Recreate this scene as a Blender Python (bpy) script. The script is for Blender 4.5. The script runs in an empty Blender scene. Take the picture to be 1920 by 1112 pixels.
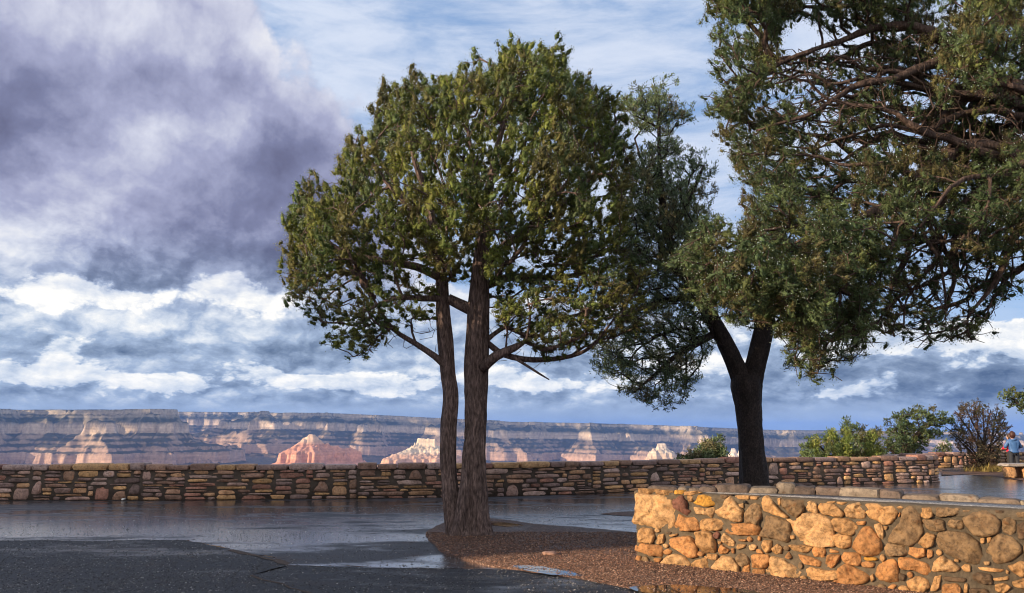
import bpy, math, random
import numpy as np
from mathutils import Vector, Matrix

R = math.radians
rng = np.random.default_rng(7)
scene = bpy.context.scene
COL = scene.collection

# ------------------------------------------------------------------ camera maths
W_, H_, FPX = 1920.0, 1112.0, 1493.0
EYE = np.array([0.0, 0.0, 1.6])
PITCH = math.atan2(249.0, FPX)
FWD = np.array([0, math.cos(PITCH), math.sin(PITCH)])
UPV = np.array([0, -math.sin(PITCH), math.cos(PITCH)])

def ray(px, py):
    return FWD + np.array([1.0, 0, 0]) * ((px - 960) / FPX) + UPV * ((556 - py) / FPX)

def at(px, py, Y):
    d = ray(px, py)
    return EYE + d * (Y / d[1])

def gr(px, py, z=0.0):
    d = ray(px, py)
    return EYE + d * ((z - EYE[2]) / d[2])

# ------------------------------------------------------------------ noise
def _hash(ix, iy, iz, seed):
    h = (ix.astype(np.int64) * 374761393 + iy.astype(np.int64) * 668265263 + iz.astype(np.int64) * 2147483647 + seed * 144665) & 0x7fffffff
    h = ((h ^ (h >> 13)) * 1274126177) & 0x7fffffff
    h = ((h ^ (h >> 16)) * 1911520717) & 0x7fffffff
    return ((h ^ (h >> 15)) & 0xffffff) / float(0xffffff)

def vnoise(p, seed=0):
    p = np.asarray(p, float)
    i = np.floor(p)
    f = p - i
    f = f * f * f * (f * (f * 6 - 15) + 10)
    i = i.astype(np.int64)
    out = 0
    for dx in (0, 1):
        wx = f[..., 0] if dx else 1 - f[..., 0]
        for dy in (0, 1):
            wy = f[..., 1] if dy else 1 - f[..., 1]
            for dz in (0, 1):
                wz = f[..., 2] if dz else 1 - f[..., 2]
                out = out + wx * wy * wz * _hash(i[..., 0] + dx, i[..., 1] + dy, i[..., 2] + dz, seed)
    return out * 2 - 1

def fbm(p, octaves=4, seed=0, gain=0.5):
    p = np.asarray(p, float)
    a, s, tot = 1.0, 0, 0
    for o in range(octaves):
        s = s + a * vnoise(p * 2 ** o + 17.3 * o, seed + o)
        tot += a
        a *= gain
    return s / tot

def sstep(a, b, x):
    t = np.clip((x - a) / (b - a), 0, 1)
    return t * t * (3 - 2 * t)

# ------------------------------------------------------------------ object helpers
def tag(o, label=None, cat=None, group=None, kind=None):
    if label: o['label'] = label
    if cat: o['category'] = cat
    if group: o['group'] = group
    if kind: o['kind'] = kind
    return o

def empty(name, loc, label=None, cat=None, group=None):
    o = bpy.data.objects.new(name, None)
    o.empty_display_size = 0.2
    COL.objects.link(o)
    o.location = tuple(float(v) for v in loc)
    return tag(o, label, cat, group)

def mk(name, V, F, mat, parent=None, col=None, smooth=False):
    """one mesh object from world-space arrays; F is an (M,k) array or a list of such arrays"""
    V = np.asarray(V, np.float64)
    if parent is not None:
        V = V - np.array(parent_loc(parent))
    Fs = F if isinstance(F, list) else [F]
    Fs = [np.asarray(f, np.int32) for f in Fs if len(f)]
    me = bpy.data.meshes.new(name)
    me.vertices.add(len(V))
    me.vertices.foreach_set('co', V.astype(np.float32).ravel())
    loops = np.concatenate([f.ravel() for f in Fs])
    tot = np.concatenate([np.full(len(f), f.shape[1], np.int32) for f in Fs])
    start = np.concatenate([[0], np.cumsum(tot)[:-1]]).astype(np.int32)
    me.loops.add(len(loops))
    me.loops.foreach_set('vertex_index', loops)
    me.polygons.add(len(tot))
    me.polygons.foreach_set('loop_start', start)
    me.polygons.foreach_set('loop_total', tot)
    if smooth:
        me.polygons.foreach_set('use_smooth', np.ones(len(tot), bool))
    me.update(calc_edges=True)
    if col is not None:
        ca = me.color_attributes.new('Col', 'FLOAT_COLOR', 'POINT')
        c4 = np.ones((len(V), 4), np.float32)
        c4[:, :3] = col
        ca.data.foreach_set('color', c4.ravel())
    me.materials.append(mat)
    o = bpy.data.objects.new(name, me)
    COL.objects.link(o)
    if parent is not None:
        o.parent = parent
    return o

def parent_loc(p):
    v = Vector((0, 0, 0))
    while p is not None:
        v = v + p.location
        p = p.parent
    return v

class Acc:
    """collects many small pieces into one mesh"""
    def __init__(s): s.V, s.F, s.C, s.n = [], {}, [], 0
    def add(s, V, F, c=None):
        V = np.asarray(V, float)
        Fs = F if isinstance(F, list) else [F]
        for f in Fs:
            f = np.asarray(f, np.int64)
            if len(f): s.F.setdefault(f.shape[1], []).append(f + s.n)
        s.V.append(V)
        if c is not None:
            s.C.append(np.broadcast_to(np.asarray(c, float), (len(V), 3)))
        s.n += len(V)
    def build(s, name, mat, parent=None, smooth=False):
        return mk(name, np.concatenate(s.V), [np.concatenate(f) for f in s.F.values()], mat, parent,
                  np.concatenate(s.C) if s.C else None, smooth)

BOXF = np.array([[0, 3, 2, 1], [4, 5, 6, 7], [0, 1, 5, 4], [1, 2, 6, 5], [2, 3, 7, 6], [3, 0, 4, 7]])
def box_v(x0, x1, y0, y1, z0, z1):
    return np.array([[x0, y0, z0], [x1, y0, z0], [x1, y1, z0], [x0, y1, z0], [x0, y0, z1], [x1, y0, z1], [x1, y1, z1], [x0, y1, z1]], float)

def frames(T):
    T = T / np.maximum(np.linalg.norm(T, axis=1, keepdims=True), 1e-9)
    ref = np.where(np.abs(T[:, 2:3]) > 0.9, np.array([[1.0, 0, 0]]), np.array([[0, 0, 1.0]]))
    A = np.cross(T, ref)
    A /= np.linalg.norm(A, axis=1, keepdims=True)
    return A, np.cross(T, A)

def tubes(P0, P1, R0, R1, n):
    """independent frusta"""
    A, B = frames(P1 - P0)
    th = np.arange(n) * 2 * np.pi / n
    ring = A[:, None, :] * np.cos(th)[None, :, None] + B[:, None, :] * np.sin(th)[None, :, None]
    V = np.concatenate([P0[:, None, :] + ring * R0[:, None, None], P1[:, None, :] + ring * R1[:, None, None]], 1)
    m = len(P0)
    k = np.arange(n)
    quad = np.stack([k, (k + 1) % n, n + (k + 1) % n, n + k], 1)
    F = (quad[None] + (np.arange(m) * 2 * n)[:, None, None]).reshape(-1, 4)
    return V.reshape(-1, 3), F

def loft(pts, rad, n=12, disp=None, cap=True):
    pts = np.asarray(pts, float); rad = np.asarray(rad, float)
    T = np.gradient(pts, axis=0)
    T /= np.linalg.norm(T, axis=1, keepdims=True)
    A = np.zeros_like(T); a = np.cross(T[0], [0, 1.0, 0.01])
    for i in range(len(T)):
        a = a - T[i] * np.dot(a, T[i]); a /= np.linalg.norm(a); A[i] = a
    B = np.cross(T, A)
    th = np.arange(n) * 2 * np.pi / n
    ring = A[:, None, :] * np.cos(th)[None, :, None] + B[:, None, :] * np.sin(th)[None, :, None]
    r = np.repeat(rad[:, None], n, 1)
    if disp is not None:
        r = r * disp(th[None, :], pts[:, None, 2] + 0 * th[None, :], rad[:, None])
    V = (pts[:, None, :] + ring * r[:, :, None]).reshape(-1, 3)
    m = len(pts)
    k = np.arange(n)
    quad = np.stack([k, (k + 1) % n, n + (k + 1) % n, n + k], 1)
    F = (quad[None] + (np.arange(m - 1) * n)[:, None, None]).reshape(-1, 4)
    out = [F]
    if cap:
        out.append(np.array([list(range((m - 1) * n, m * n))]))
        out.append(np.array([list(range(n - 1, -1, -1))]))
    return V, out

def resample(pts, rad, step):
    pts = np.asarray(pts, float); rad = np.asarray(rad, float)
    # Catmull-Rom then even steps
    P = np.vstack([2 * pts[0] - pts[1], pts, 2 * pts[-1] - pts[-2]])
    out, ro = [], []
    for i in range(len(pts) - 1):
        p0, p1, p2, p3 = P[i], P[i + 1], P[i + 2], P[i + 3]
        m = max(2, int(np.linalg.norm(p2 - p1) / step))
        for t in np.arange(m) / m:
            out.append(0.5 * ((2 * p1) + (-p0 + p2) * t + (2 * p0 - 5 * p1 + 4 * p2 - p3) * t * t + (-p0 + 3 * p1 - 3 * p2 + p3) * t ** 3))
            ro.append(rad[i] * (1 - t) + rad[i + 1] * t)
    out.append(pts[-1]); ro.append(rad[-1])
    return np.array(out), np.array(ro)

# ------------------------------------------------------------------ material helpers
class NT:
    def __init__(s, tree): s.t = tree; s.n = tree.nodes; s.l = tree.links
    def node(s, typ, **kw):
        n = s.n.new(typ)
        for k, v in kw.items(): setattr(n, k, v)
        return n
    def put(s, sock, v):
        if isinstance(v, bpy.types.NodeSocket): s.l.new(v, sock)
        elif v is not None:
            if sock.type == 'RGBA' and not np.isscalar(v) and len(v) == 3: v = (*v, 1)
            sock.default_value = v
    def m(s, op, a, b=None, c=None, clamp=False):
        n = s.node('ShaderNodeMath', operation=op, use_clamp=clamp)
        for i, v in enumerate((a, b, c)):
            if v is not None: s.put(n.inputs[i], v)
        return n.outputs[0]
    def vm(s, op, a, b=None, c=None):
        n = s.node('ShaderNodeVectorMath', operation=op)
        for i, v in enumerate((a, b, c)):
            if v is not None: s.put(n.inputs[i], v)
        return n.outputs['Value'] if op in ('DOT_PRODUCT', 'LENGTH', 'DISTANCE') else n.outputs[0]
    def noise(s, vec, scale, detail=4, rough=0.5, dist=0.0, color=False):
        n = s.node('ShaderNodeTexNoise')
        s.put(n.inputs['Vector'], vec); n.inputs['Scale'].default_value = scale
        n.inputs['Detail'].default_value = detail; n.inputs['Roughness'].default_value = rough
        n.inputs['Distortion'].default_value = dist
        return n.outputs['Color' if color else 'Fac']
    def voro(s, vec, scale, feature='F1', out='Distance'):
        n = s.node('ShaderNodeTexVoronoi', feature=feature)
        s.put(n.inputs['Vector'], vec); n.inputs['Scale'].default_value = scale
        return n.outputs[out]
    def ramp(s, f, stops, interp='LINEAR'):
        n = s.node('ShaderNodeValToRGB'); n.color_ramp.interpolation = interp
        e = n.color_ramp.elements
        while len(e) < len(stops): e.new(0.5)
        for el, (p, c) in zip(e, stops):
            el.position = p
            el.color = (c, c, c, 1) if np.isscalar(c) else (*c, 1)
        s.put(n.inputs[0], f)
        return n.outputs[0]
    def mix(s, f, a, b, blend='MIX'):
        n = s.node('ShaderNodeMix', data_type='RGBA', blend_type=blend)
        s.put(n.inputs[0], f); s.put(n.inputs[6], a); s.put(n.inputs[7], b)
        return n.outputs[2]
    def mapr(s, v, a, b, c=0.0, d=1.0, smooth=True):
        n = s.node('ShaderNodeMapRange', interpolation_type='SMOOTHSTEP' if smooth else 'LINEAR')
        s.put(n.inputs[0], v)
        for i, x in enumerate((a, b, c, d)): s.put(n.inputs[i + 1], x)
        return n.outputs[0]
    def bump(s, h, strength, dist=0.02, normal=None):
        n = s.node('ShaderNodeBump'); n.inputs['Strength'].default_value = strength
        n.inputs['Distance'].default_value = dist
        s.put(n.inputs['Height'], h)
        if normal is not None: s.put(n.inputs['Normal'], normal)
        return n.outputs[0]
    def scaled(s, vec, sc):
        n = s.node('ShaderNodeMapping'); s.put(n.inputs['Vector'], vec); n.inputs['Scale'].default_value = sc
        return n.outputs[0]

def material(name):
    m = bpy.data.materials.new(name); m.use_nodes = True
    t = NT(m.node_tree)
    b = t.n['Principled BSDF']
    pos = t.node('ShaderNodeNewGeometry').outputs['Position']
    return m, t, b, pos

def attr_col(t):
    n = t.node('ShaderNodeAttribute'); n.attribute_name = 'Col'
    return n.outputs['Color']

def mat_plain(name, c, rough=0.6, var=0.25, scale=8, bump=0.2, spec=0.4):
    m, t, b, pos = material(name)
    f = t.noise(pos, scale, 5, 0.6)
    col = t.mix(1.0, (*c, 1), t.ramp(f, [(0.25, 1 - var), (0.75, 1 + var)]), 'MULTIPLY')
    t.put(b.inputs['Base Color'], col); b.inputs['Roughness'].default_value = rough
    b.inputs['Specular IOR Level'].default_value = spec
    t.put(b.inputs['Normal'], t.bump(t.noise(pos, scale * 5, 4, 0.6), bump, 0.01))
    return m

def mat_stone(name, rough=0.75, s=1.0, pit=0.5):
    m, t, b, pos = material(name)
    c = attr_col(t)
    f1 = t.noise(pos, 7 * s, 6, 0.65)
    f2 = t.noise(pos, 26 * s, 6, 0.7)
    f3 = t.noise(t.vm('ADD', pos, (7.3, 1.1, 4.2)), 11 * s, 5, 0.6)
    c1 = t.mix(1.0, c, t.ramp(f1, [(0.28, (0.55, 0.50, 0.46)), (0.5, (1, 1, 1)), (0.72, (1.25, 1.22, 1.12))]), 'MULTIPLY')
    c2 = t.mix(1.0, c1, t.ramp(f2, [(0.33, 0.45), (0.50, 1.0), (0.7, 1.3)]), 'MULTIPLY')
    c3 = t.mix(t.mapr(f3, 0.58, 0.7, 0, 0.55), c2, t.mix(1.0, c2, (0.72, 0.42, 0.22, 1), 'MULTIPLY'))
    t.put(b.inputs['Base Color'], c3)
    t.put(b.inputs['Roughness'], t.mapr(f2, 0.3, 0.7, rough - 0.1, rough + 0.1))
    b.inputs['Specular IOR Level'].default_value = 0.35
    h = t.m('ADD', t.m('MULTIPLY', f2, 0.6), t.m('MULTIPLY', t.noise(pos, 80 * s, 4, 0.7), 0.35))
    h = t.m('ADD', h, t.m('MULTIPLY', f1, 1.0))
    t.put(b.inputs['Normal'], t.bump(h, pit, 0.03))
    return m

def mat_leaf(name, transl=0.3, rough=0.55):
    m, t, b, pos = material(name)
    c = attr_col(t)
    fn = t.noise(pos, 75, 4, 0.75)
    c = t.mix(1.0, c, t.ramp(fn, [(0.34, 0.6), (0.5, 1.3), (0.66, 1.95)]), 'MULTIPLY')
    t.put(b.inputs['Normal'], t.bump(fn, 0.9, 0.02))
    t.put(b.inputs['Base Color'], c); b.inputs['Roughness'].default_value = rough
    b.inputs['Specular IOR Level'].default_value = 0.35
    tr = t.node('ShaderNodeBsdfTranslucent')
    t.put(tr.inputs['Color'], t.mix(1.0, c, (1.1, 1.15, 0.6, 1), 'MULTIPLY'))
    ms = t.node('ShaderNodeMixShader'); ms.inputs[0].default_value = transl
    t.l.new(b.outputs[0], ms.inputs[1]); t.l.new(tr.outputs[0], ms.inputs[2])
    t.l.new(ms.outputs[0], t.n['Material Output'].inputs['Surface'])
    return m

def mat_bark(name, c1, c2, rough=0.85, zs=0.22, bump=0.9):
    m, t, b, pos = material(name)
    v = t.scaled(pos, (1, 1, zs))
    w = t.vm('ADD', v, t.vm('MULTIPLY', t.noise(pos, 3, 3, 0.5, color=True), (0.05, 0.05, 0.0)))
    f = t.noise(w, 38, 6, 0.65)
    g = t.noise(v, 9, 4, 0.6)
    col = t.ramp(f, [(0.33, tuple(0.35 * x for x in c1)), (0.47, c1), (0.66, c2)])
    col = t.mix(1.0, col, t.ramp(g, [(0.3, 0.65), (0.7, 1.3)]), 'MULTIPLY')
    t.put(b.inputs['Base Color'], col); b.inputs['Roughness'].default_value = rough
    b.inputs['Specular IOR Level'].default_value = 0.25
    t.put(b.inputs['Normal'], t.bump(t.m('ADD', f, t.m('MULTIPLY', g, 0.5)), bump, 0.03))
    return m

# ------------------------------------------------------------------ light
SUN_EL = R(12.5)
SH = np.array([-0.92, -0.39]) / np.hypot(0.92, 0.39)       # horizontal direction towards the sun
sun_dir = Vector((SH[0] * math.cos(SUN_EL), SH[1] * math.cos(SUN_EL), math.sin(SUN_EL)))
sd = bpy.data.lights.new('sun', 'SUN'); sd.energy = 5.0; sd.angle = R(0.5); sd.color = (1.0, 0.76, 0.50)
so = bpy.data.objects.new('sun', sd); COL.objects.link(so)
so.rotation_euler = sun_dir.to_track_quat('Z', 'Y').to_euler()

world = bpy.data.worlds.new('World'); scene.world = world; world.use_nodes = True

def build_world():
    t = NT(world.node_tree)
    for n in list(t.n): t.n.remove(n)
    out = t.node('ShaderNodeOutputWorld'); bg = t.node('ShaderNodeBackground')
    bg.inputs['Strength'].default_value = 0.062
    t.l.new(bg.outputs[0], out.inputs[0])
    sky = t.node('ShaderNodeTexSky', sky_type='NISHITA')
    sky.sun_disc = False; sky.sun_elevation = SUN_EL
    sky.sun_rotation = math.atan2(SH[0], SH[1]) % (2 * math.pi)
    sky.altitude = 2100
    d = t.vm('NORMALIZE', t.node('ShaderNodeTexCoord').outputs['Generated'])
    sx = t.node('ShaderNodeSeparateXYZ'); t.l.new(d, sx.inputs[0])
    az = t.m('ARCTAN2', sx.outputs[0], sx.outputs[1])
    el = t.m('ARCSINE', sx.outputs[2])
    cb = t.node('ShaderNodeCombineXYZ'); t.put(cb.inputs[0], az); t.put(cb.inputs[1], el)
    P = cb.outputs[0]
    # far clouds are squashed towards the horizon: noise space stretches with elevation
    elc = t.m('MAXIMUM', t.m('ADD', el, 0.2), 0.03)
    cb2 = t.node('ShaderNodeCombineXYZ'); t.put(cb2.inputs[0], az)
    t.put(cb2.inputs[1], t.m('MULTIPLY', t.m('LOGARITHM', elc, 2.718), 0.55))
    Q = cb2.outputs[0]
    wl = t.vm('SUBTRACT', t.noise(Q, 9, 7, 0.6, color=True), (0.5, 0.5, 0.5))
    wp = t.vm('MULTIPLY_ADD', wl, (0.13, 0.085, 0.0), P)

    def blobs(lst, base):
        acc = base
        for (px, py, rx, ry, w) in lst:
            q = ray(px, py); q = q / np.linalg.norm(q)
            a, e = math.atan2(q[0], q[1]), math.asin(q[2])
            s = (FPX / rx, FPX / ry, 0)
            v = t.vm('MULTIPLY_ADD', wp, s, (-a * s[0], -e * s[1], 0))
            acc = t.m('MULTIPLY_ADD', t.m('POWER', 0.3679, t.vm('DOT_PRODUCT', v, v)), w, acc)
        return acc
    n1 = t.m('SUBTRACT', t.noise(Q, 7.5, 8, 0.56, 0.2), 0.5)
    n3 = t.m('SUBTRACT', t.noise(Q, 30, 6, 0.6, 0.2), 0.5)
    Qw = t.vm('MULTIPLY_ADD', wl, (0.05, 0.05, 0), Q)

    def billow(vec):          # heaped round puffs
        n = t.node('ShaderNodeTexVoronoi', feature='SMOOTH_F1', voronoi_dimensions='2D')
        t.put(n.inputs['Vector'], vec); n.inputs['Scale'].default_value = 13.0
        n.inputs['Detail'].default_value = 4.0; n.inputs['Roughness'].default_value = 0.52; n.inputs['Lacunarity'].default_value = 2.3
        n.inputs['Smoothness'].default_value = 0.25; n.normalize = True
        return t.m('MINIMUM', t.m('SUBTRACT', 0.34, n.outputs['Distance']), 0.2)
    b1 = billow(Qw)
    relief = t.m('SUBTRACT', b1, billow(t.vm('ADD', Qw, (-0.008, 0.016, 0))))
    rot = t.node('ShaderNodeMapping'); t.put(rot.inputs[0], Q)
    rot.inputs['Rotation'].default_value = (0, 0, R(24)); rot.inputs['Scale'].default_value = (3.2, 13, 1)
    veil = t.noise(rot.outputs[0], 1.5, 9, 0.6, 0.5)
    veil = t.mapr(veil, 0.27, 0.66)
    cover = blobs(COVER, 0.0)
    cover = t.m('MULTIPLY_ADD', b1, 0.7, t.m('MULTIPLY_ADD', n1, 0.45, cover))
    cov = t.mapr(cover, 0.39, 0.58)
    rim = t.m('MULTIPLY', t.mapr(cover, 0.36, 0.55), t.mapr(cover, 0.85, 0.6))
    calm = t.mapr(el, 0.015, 0.042)
    b1 = t.m('MULTIPLY', b1, calm); relief = t.m('MULTIPLY', relief, calm)
    white = t.mapr(t.m('MULTIPLY_ADD', n1, 0.35, t.m('MULTIPLY_ADD', b1, 1.5, blobs(WHITE, 0.0))), 0.34, 0.57)
    low = t.mapr(el, 0.28, 0.14)
    bright = blobs(BRIGHT, t.mapr(el, 0.02, 0.11, 0.40, 0.56))
    bright = t.m('MULTIPLY_ADD', n1, 0.34, bright)
    bright = t.m('MULTIPLY_ADD', rim, 0.14, bright)
    bright = t.m('MULTIPLY_ADD', white, 0.34, bright)
    bright = t.m('MULTIPLY_ADD', b1, t.m('MULTIPLY_ADD', low, 0.14, 0.10), bright)
    bright = t.m('MULTIPLY_ADD', relief, t.m('MULTIPLY_ADD', low, 0.75, 0.5), bright)
    bright = t.m('MULTIPLY_ADD', n3, 0.07, bright, clamp=True)
    purple = t.ramp(bright, [(0.0, (0.13, 0.135, 0.23)), (0.25, (0.205, 0.22, 0.36)), (0.5, (0.385, 0.405, 0.58)), (0.75, (0.66, 0.68, 0.80)), (1.0, (0.93, 0.92, 0.91))])
    blue = t.ramp(bright, [(0.0, (0.08, 0.125, 0.22)), (0.25, (0.205, 0.275, 0.40)), (0.5, (0.38, 0.48, 0.65)), (0.75, (0.72, 0.78, 0.86)), (1.0, (1.05, 1.03, 0.98))])
    cl = t.mix(t.mapr(el, 0.10, 0.26), blue, purple)
    hi = t.mix(1.0, sky.outputs[0], (0.95, 1.0, 1.05, 1), 'MULTIPLY')
    hi = t.mix(0.7, hi, (3.0, 4.9, 8.4, 1))
    hi = t.mix(t.m('MULTIPLY', veil, t.mapr(el, 0.12, 0.30, 0.35, 0.85)), hi, (7.3, 7.9, 9.2, 1))
    fin = t.mix(cov, hi, t.mix(1.0, cl, (10, 10, 10, 1), 'MULTIPLY'))
    # bright clouds added to the sky behind the viewer as fill light
    back = t.m('MULTIPLY', t.mapr(sx.outputs[1], -0.05, -0.55), t.mapr(n1, -0.2, 0.15, 0.45, 1.0))
    fin = t.mix(t.m('MULTIPLY', back, 0.9), fin, (13.8, 12.8, 11.8, 1))
    # under the horizon the world is dim ground haze
    fin = t.mix(t.mapr(el, -0.06, -0.01), (1.2, 1.5, 2.2, 1), fin)
    t.l.new(fin, bg.inputs['Color'])
    world.cycles.sampling_method = 'MANUAL'; world.cycles.sample_map_resolution = 512

COVER = [(60, 60, 330, 170, 1.0), (330, 130, 160, 150, 0.8), (180, 330, 330, 200, 1.0), (540, 385, 200, 145, 1.0), (100, 520, 420, 140, 1.0),
         (480, 580, 330, 100, 0.9), (150, 690, 700, 75, 1.0), (800, 715, 600, 65, 1.0), (1300, 720, 600, 75, 1.0), (1750, 730, 400, 75, 1.0),
         (1800, 645, 170, 42, 0.8), (960, 800, 3000, 50, 1.2), (1250, 640, 350, 60, 0.5), (1000, 600, 250, 80, 0.3), (1890, 545, 110, 60, -0.7)]
BRIGHT = [(15, 255, 120, 95, -0.44), (100, 160, 210, 70, -0.12), (300, 160, 110, 55, -0.13), (462, 145, 46, 30, -0.3), (420, 370, 130, 75, -0.29),
          (560, 290, 90, 65, -0.32), (610, 420, 120, 90, -0.30), (180, 495, 95, 34, -0.34), (360, 480, 130, 50, -0.25), (520, 490, 110, 40, -0.2), (235, 265, 110, 60, 0.14),
          (120, 360, 90, 60, 0.22), (10, 440, 130, 60, 0.24), (250, 30, 250, 50, 0.16),
          (960, 775, 3000, 20, 0.09), (1720, 735, 330, 26, -0.14), (130, 600, 150, 20, 0.10), (330, 605, 170, 26, 0.16), (300, 655, 160, 24, -0.16), (560, 650, 110, 30, -0.2), (1050, 680, 150, 22, -0.08),
          (1600, 690, 190, 24, -0.18), (1850, 712, 170, 26, -0.24), (800, 640, 150, 40, -0.05)]
WHITE = [(90, 556, 120, 34, 0.65), (215, 550, 60, 26, .5), (460, 552, 120, 34, 0.75), (130, 660, 42, 24, 0.75), (160, 716, 90, 22, 0.8), (20, 706, 60, 20, .5), (345, 727, 70, 15, 0.7), (490, 700, 70, 26, 0.75),
         (610, 722, 90, 20, 0.75), (730, 712, 80, 22, .7), (930, 712, 110, 22, 0.65), (1070, 730, 90, 14, .55), (1250, 690, 110, 34, 0.5), (1500, 650, 150, 30, .4), (1850, 638, 180, 36, 0.95), (1690, 640, 80, 28, 0.7), (1580, 740, 150, 13, 0.45)]
build_world()
SHADE_CLOUDS = [(352, 10200, 0, 500, 1500), (80, 10200, 0, 200, 800), (-130, 10300, 0, 450, 700), (440, 14200, 0, 260, 600), (560, 14600, -100, 170, 1500), (745, 14700, 0, 230, 1500), (880, 14900, 0, 240, 1500),
          (1040, 14900, -100, 220, 1500), (1180, 15000, 0, 190, 1500), (1360, 15300, 0, 240, 1500), (1560, 15800, 0, 260, 1500), (660, 14700, 0, 120, 900), (960, 14700, 0, 130, 900)]

# ------------------------------------------------------------------ canyon
def seg_d(X, Y, a, b):
    ax, ay = a; bx, by = b
    vx, vy = bx - ax, by - ay
    t = np.clip(((X - ax) * vx + (Y - ay) * vy) / max(vx * vx + vy * vy, 1e-6), 0, 1)
    return np.hypot(X - ax - t * vx, Y - ay - t * vy), t

DROP = np.array([[-1e5, 0], [0, 0], [22, 62], [60, 72], [75, 100], [210, 175], [225, 215], [240, 295], [330, 340], [345, 362], [430, 400], [442, 425],
                 [540, 470], [552, 500], [640, 535], [665, 660], [720, 680], [1200, 850], [2500, 1000], [1e5, 1000]], float)
def canyon_color(drop, nz, n, red=0.0):
    """rock colour by depth under the rim, scrub on the gentler slopes"""
    stops = np.array([0, 60, 100, 175, 200, 295, 330, 420, 500, 560, 680, 760, 1000.])
    cols = np.array([[.36, .32, .26], [.46, .38, .30], [.26, .23, .18], [.25, .21, .16], [.60, .48, .38], [.60, .47, .36], [.36, .27, .20], [.40, .29, .22],
                     [.42, .29, .22], [.48, .33, .25], [.48, .30, .22], [.34, .26, .21], [.26, .22, .18]])
    cols = cols * .80
    c = np.stack([np.interp(drop + 12 * n, stops, cols[:, i]) for i in range(3)], -1)
    veg = sstep(0.42, 0.72, nz + 0.18 * n)[..., None] * np.where(drop < 700, 0.85, 0.6)[..., None]
    return c * (1 - veg) + np.array([0.022, 0.030, 0.026]) * veg

def canyon_patch(name, x0, x1, y0, y1, step, height_fn, mat, red=False):
    xs = np.arange(x0, x1 + step, step); ys = np.arange(y0, y1 + step, step)
    X, Y = np.meshgrid(xs, ys)
    Z, D = height_fn(X, Y)
    gy, gx = np.gradient(Z, step)
    nz = 1 / np.sqrt(1 + gx * gx + gy * gy)
    n = fbm(np.stack([X / 60, Y / 60, Z / 30], -1), 3, 5)
    C = canyon_color(D, nz, n)
    ny, nx = X.shape
    idx = np.arange(nx * ny).reshape(ny, nx)
    F = np.stack([idx[:-1, :-1], idx[:-1, 1:], idx[1:, 1:], idx[1:, :-1]], -1).reshape(-1, 4)
    o = mk(name, np.stack([X, Y, Z], -1).reshape(-1, 3), F, mat, None, C.reshape(-1, 3))
    return tag(o, kind='structure')

def gullies(X, Y, s, amp, seed):
    w = 220 * fbm(np.stack([X / 900, Y / 900, 0 * X], -1), 2, seed + 50) * s
    r = np.abs(fbm(np.stack([(X + w) / (1100 * s), (Y + w) / (1100 * s), 0 * X + 3], -1), 4, seed, 0.55))
    f = fbm(np.stack([X / (140 * s), Y / (140 * s), 0 * X], -1), 3, seed + 9)
    h = np.abs(vnoise(np.stack([X / 95, Y / 260, 0 * X], -1), seed + 31))
    return amp * (1.0 - 4.4 * r) + amp * 0.16 * f - 34 * h

mc, tc, bc, pc = material('canyon_rock')
cc = attr_col(tc)
cz = tc.noise(tc.scaled(pc, (0.0012, 0.0012, 0.03)), 1.0, 5, 0.7)
cf = tc.noise(pc, 0.02, 5, 0.7)
cc = tc.mix(1.0, cc, tc.ramp(cz, [(0.3, 0.72), (0.7, 1.28)]), 'MULTIPLY')
cc = tc.mix(1.0, cc, tc.ramp(cf, [(0.3, 0.7), (0.7, 1.3)]), 'MULTIPLY')
tc.put(bc.inputs['Base Color'], cc); bc.inputs['Roughness'].default_value = 0.95
bc.inputs['Specular IOR Level'].default_value = 0.1

FLOOR = -760.0
def px_x(px, Y): return (px - 960) / FPX * Y
def px_z(py, Y): return 1.6 - (py - 805) / FPX * Y

# the long mesa on the left
def mesa_h(X, Y):
    top = px_z(767, 10000)
    d1, t1 = seg_d(X, Y, (px_x(78, 10600), 10900), (px_x(120, 10600), 10750))
    d0, t0 = seg_d(X, Y, (px_x(-420, 10600), 11000), (px_x(60, 10600), 10900))
    d2, _ = seg_d(X, Y, (px_x(120, 10600), 10750), (px_x(300, 10400), 10450))
    d = np.minimum(np.minimum(d1 - 300, d2 - 250), d0 - 90 + 200)
    for (a, b, r) in [((200, 10200), (215, 9500), 80), ((20, 10500), (0, 9800), 60), ((285, 10300), (330, 9900), 60), ((90, 10600), (100, 10000), 20)]:
        dd, tt = seg_d(X, Y, (px_x(a[0], a[1]), a[1]), (px_x(b[0], b[1]), b[1]))
        d = np.minimum(d, dd - r + 250 * tt)
    g = gullies(X, Y, 0.75, 140, 3)
    d = d - g
    d = d * (1 + .35 * fbm(np.stack([X / 700, Y / 700, 0 * X], -1), 2, 77))
    drop = np.interp(d, DROP[:, 0], DROP[:, 1])
    rim = 7 * fbm(np.stack([X / 160, Y / 160, 0 * X], -1), 3, 2)
    return np.maximum(top - drop + rim, FLOOR - 5), drop
canyon_patch('canyon_mesa', -8600, -1300, 8200, 11900, 11, mesa_h, mc)

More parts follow.
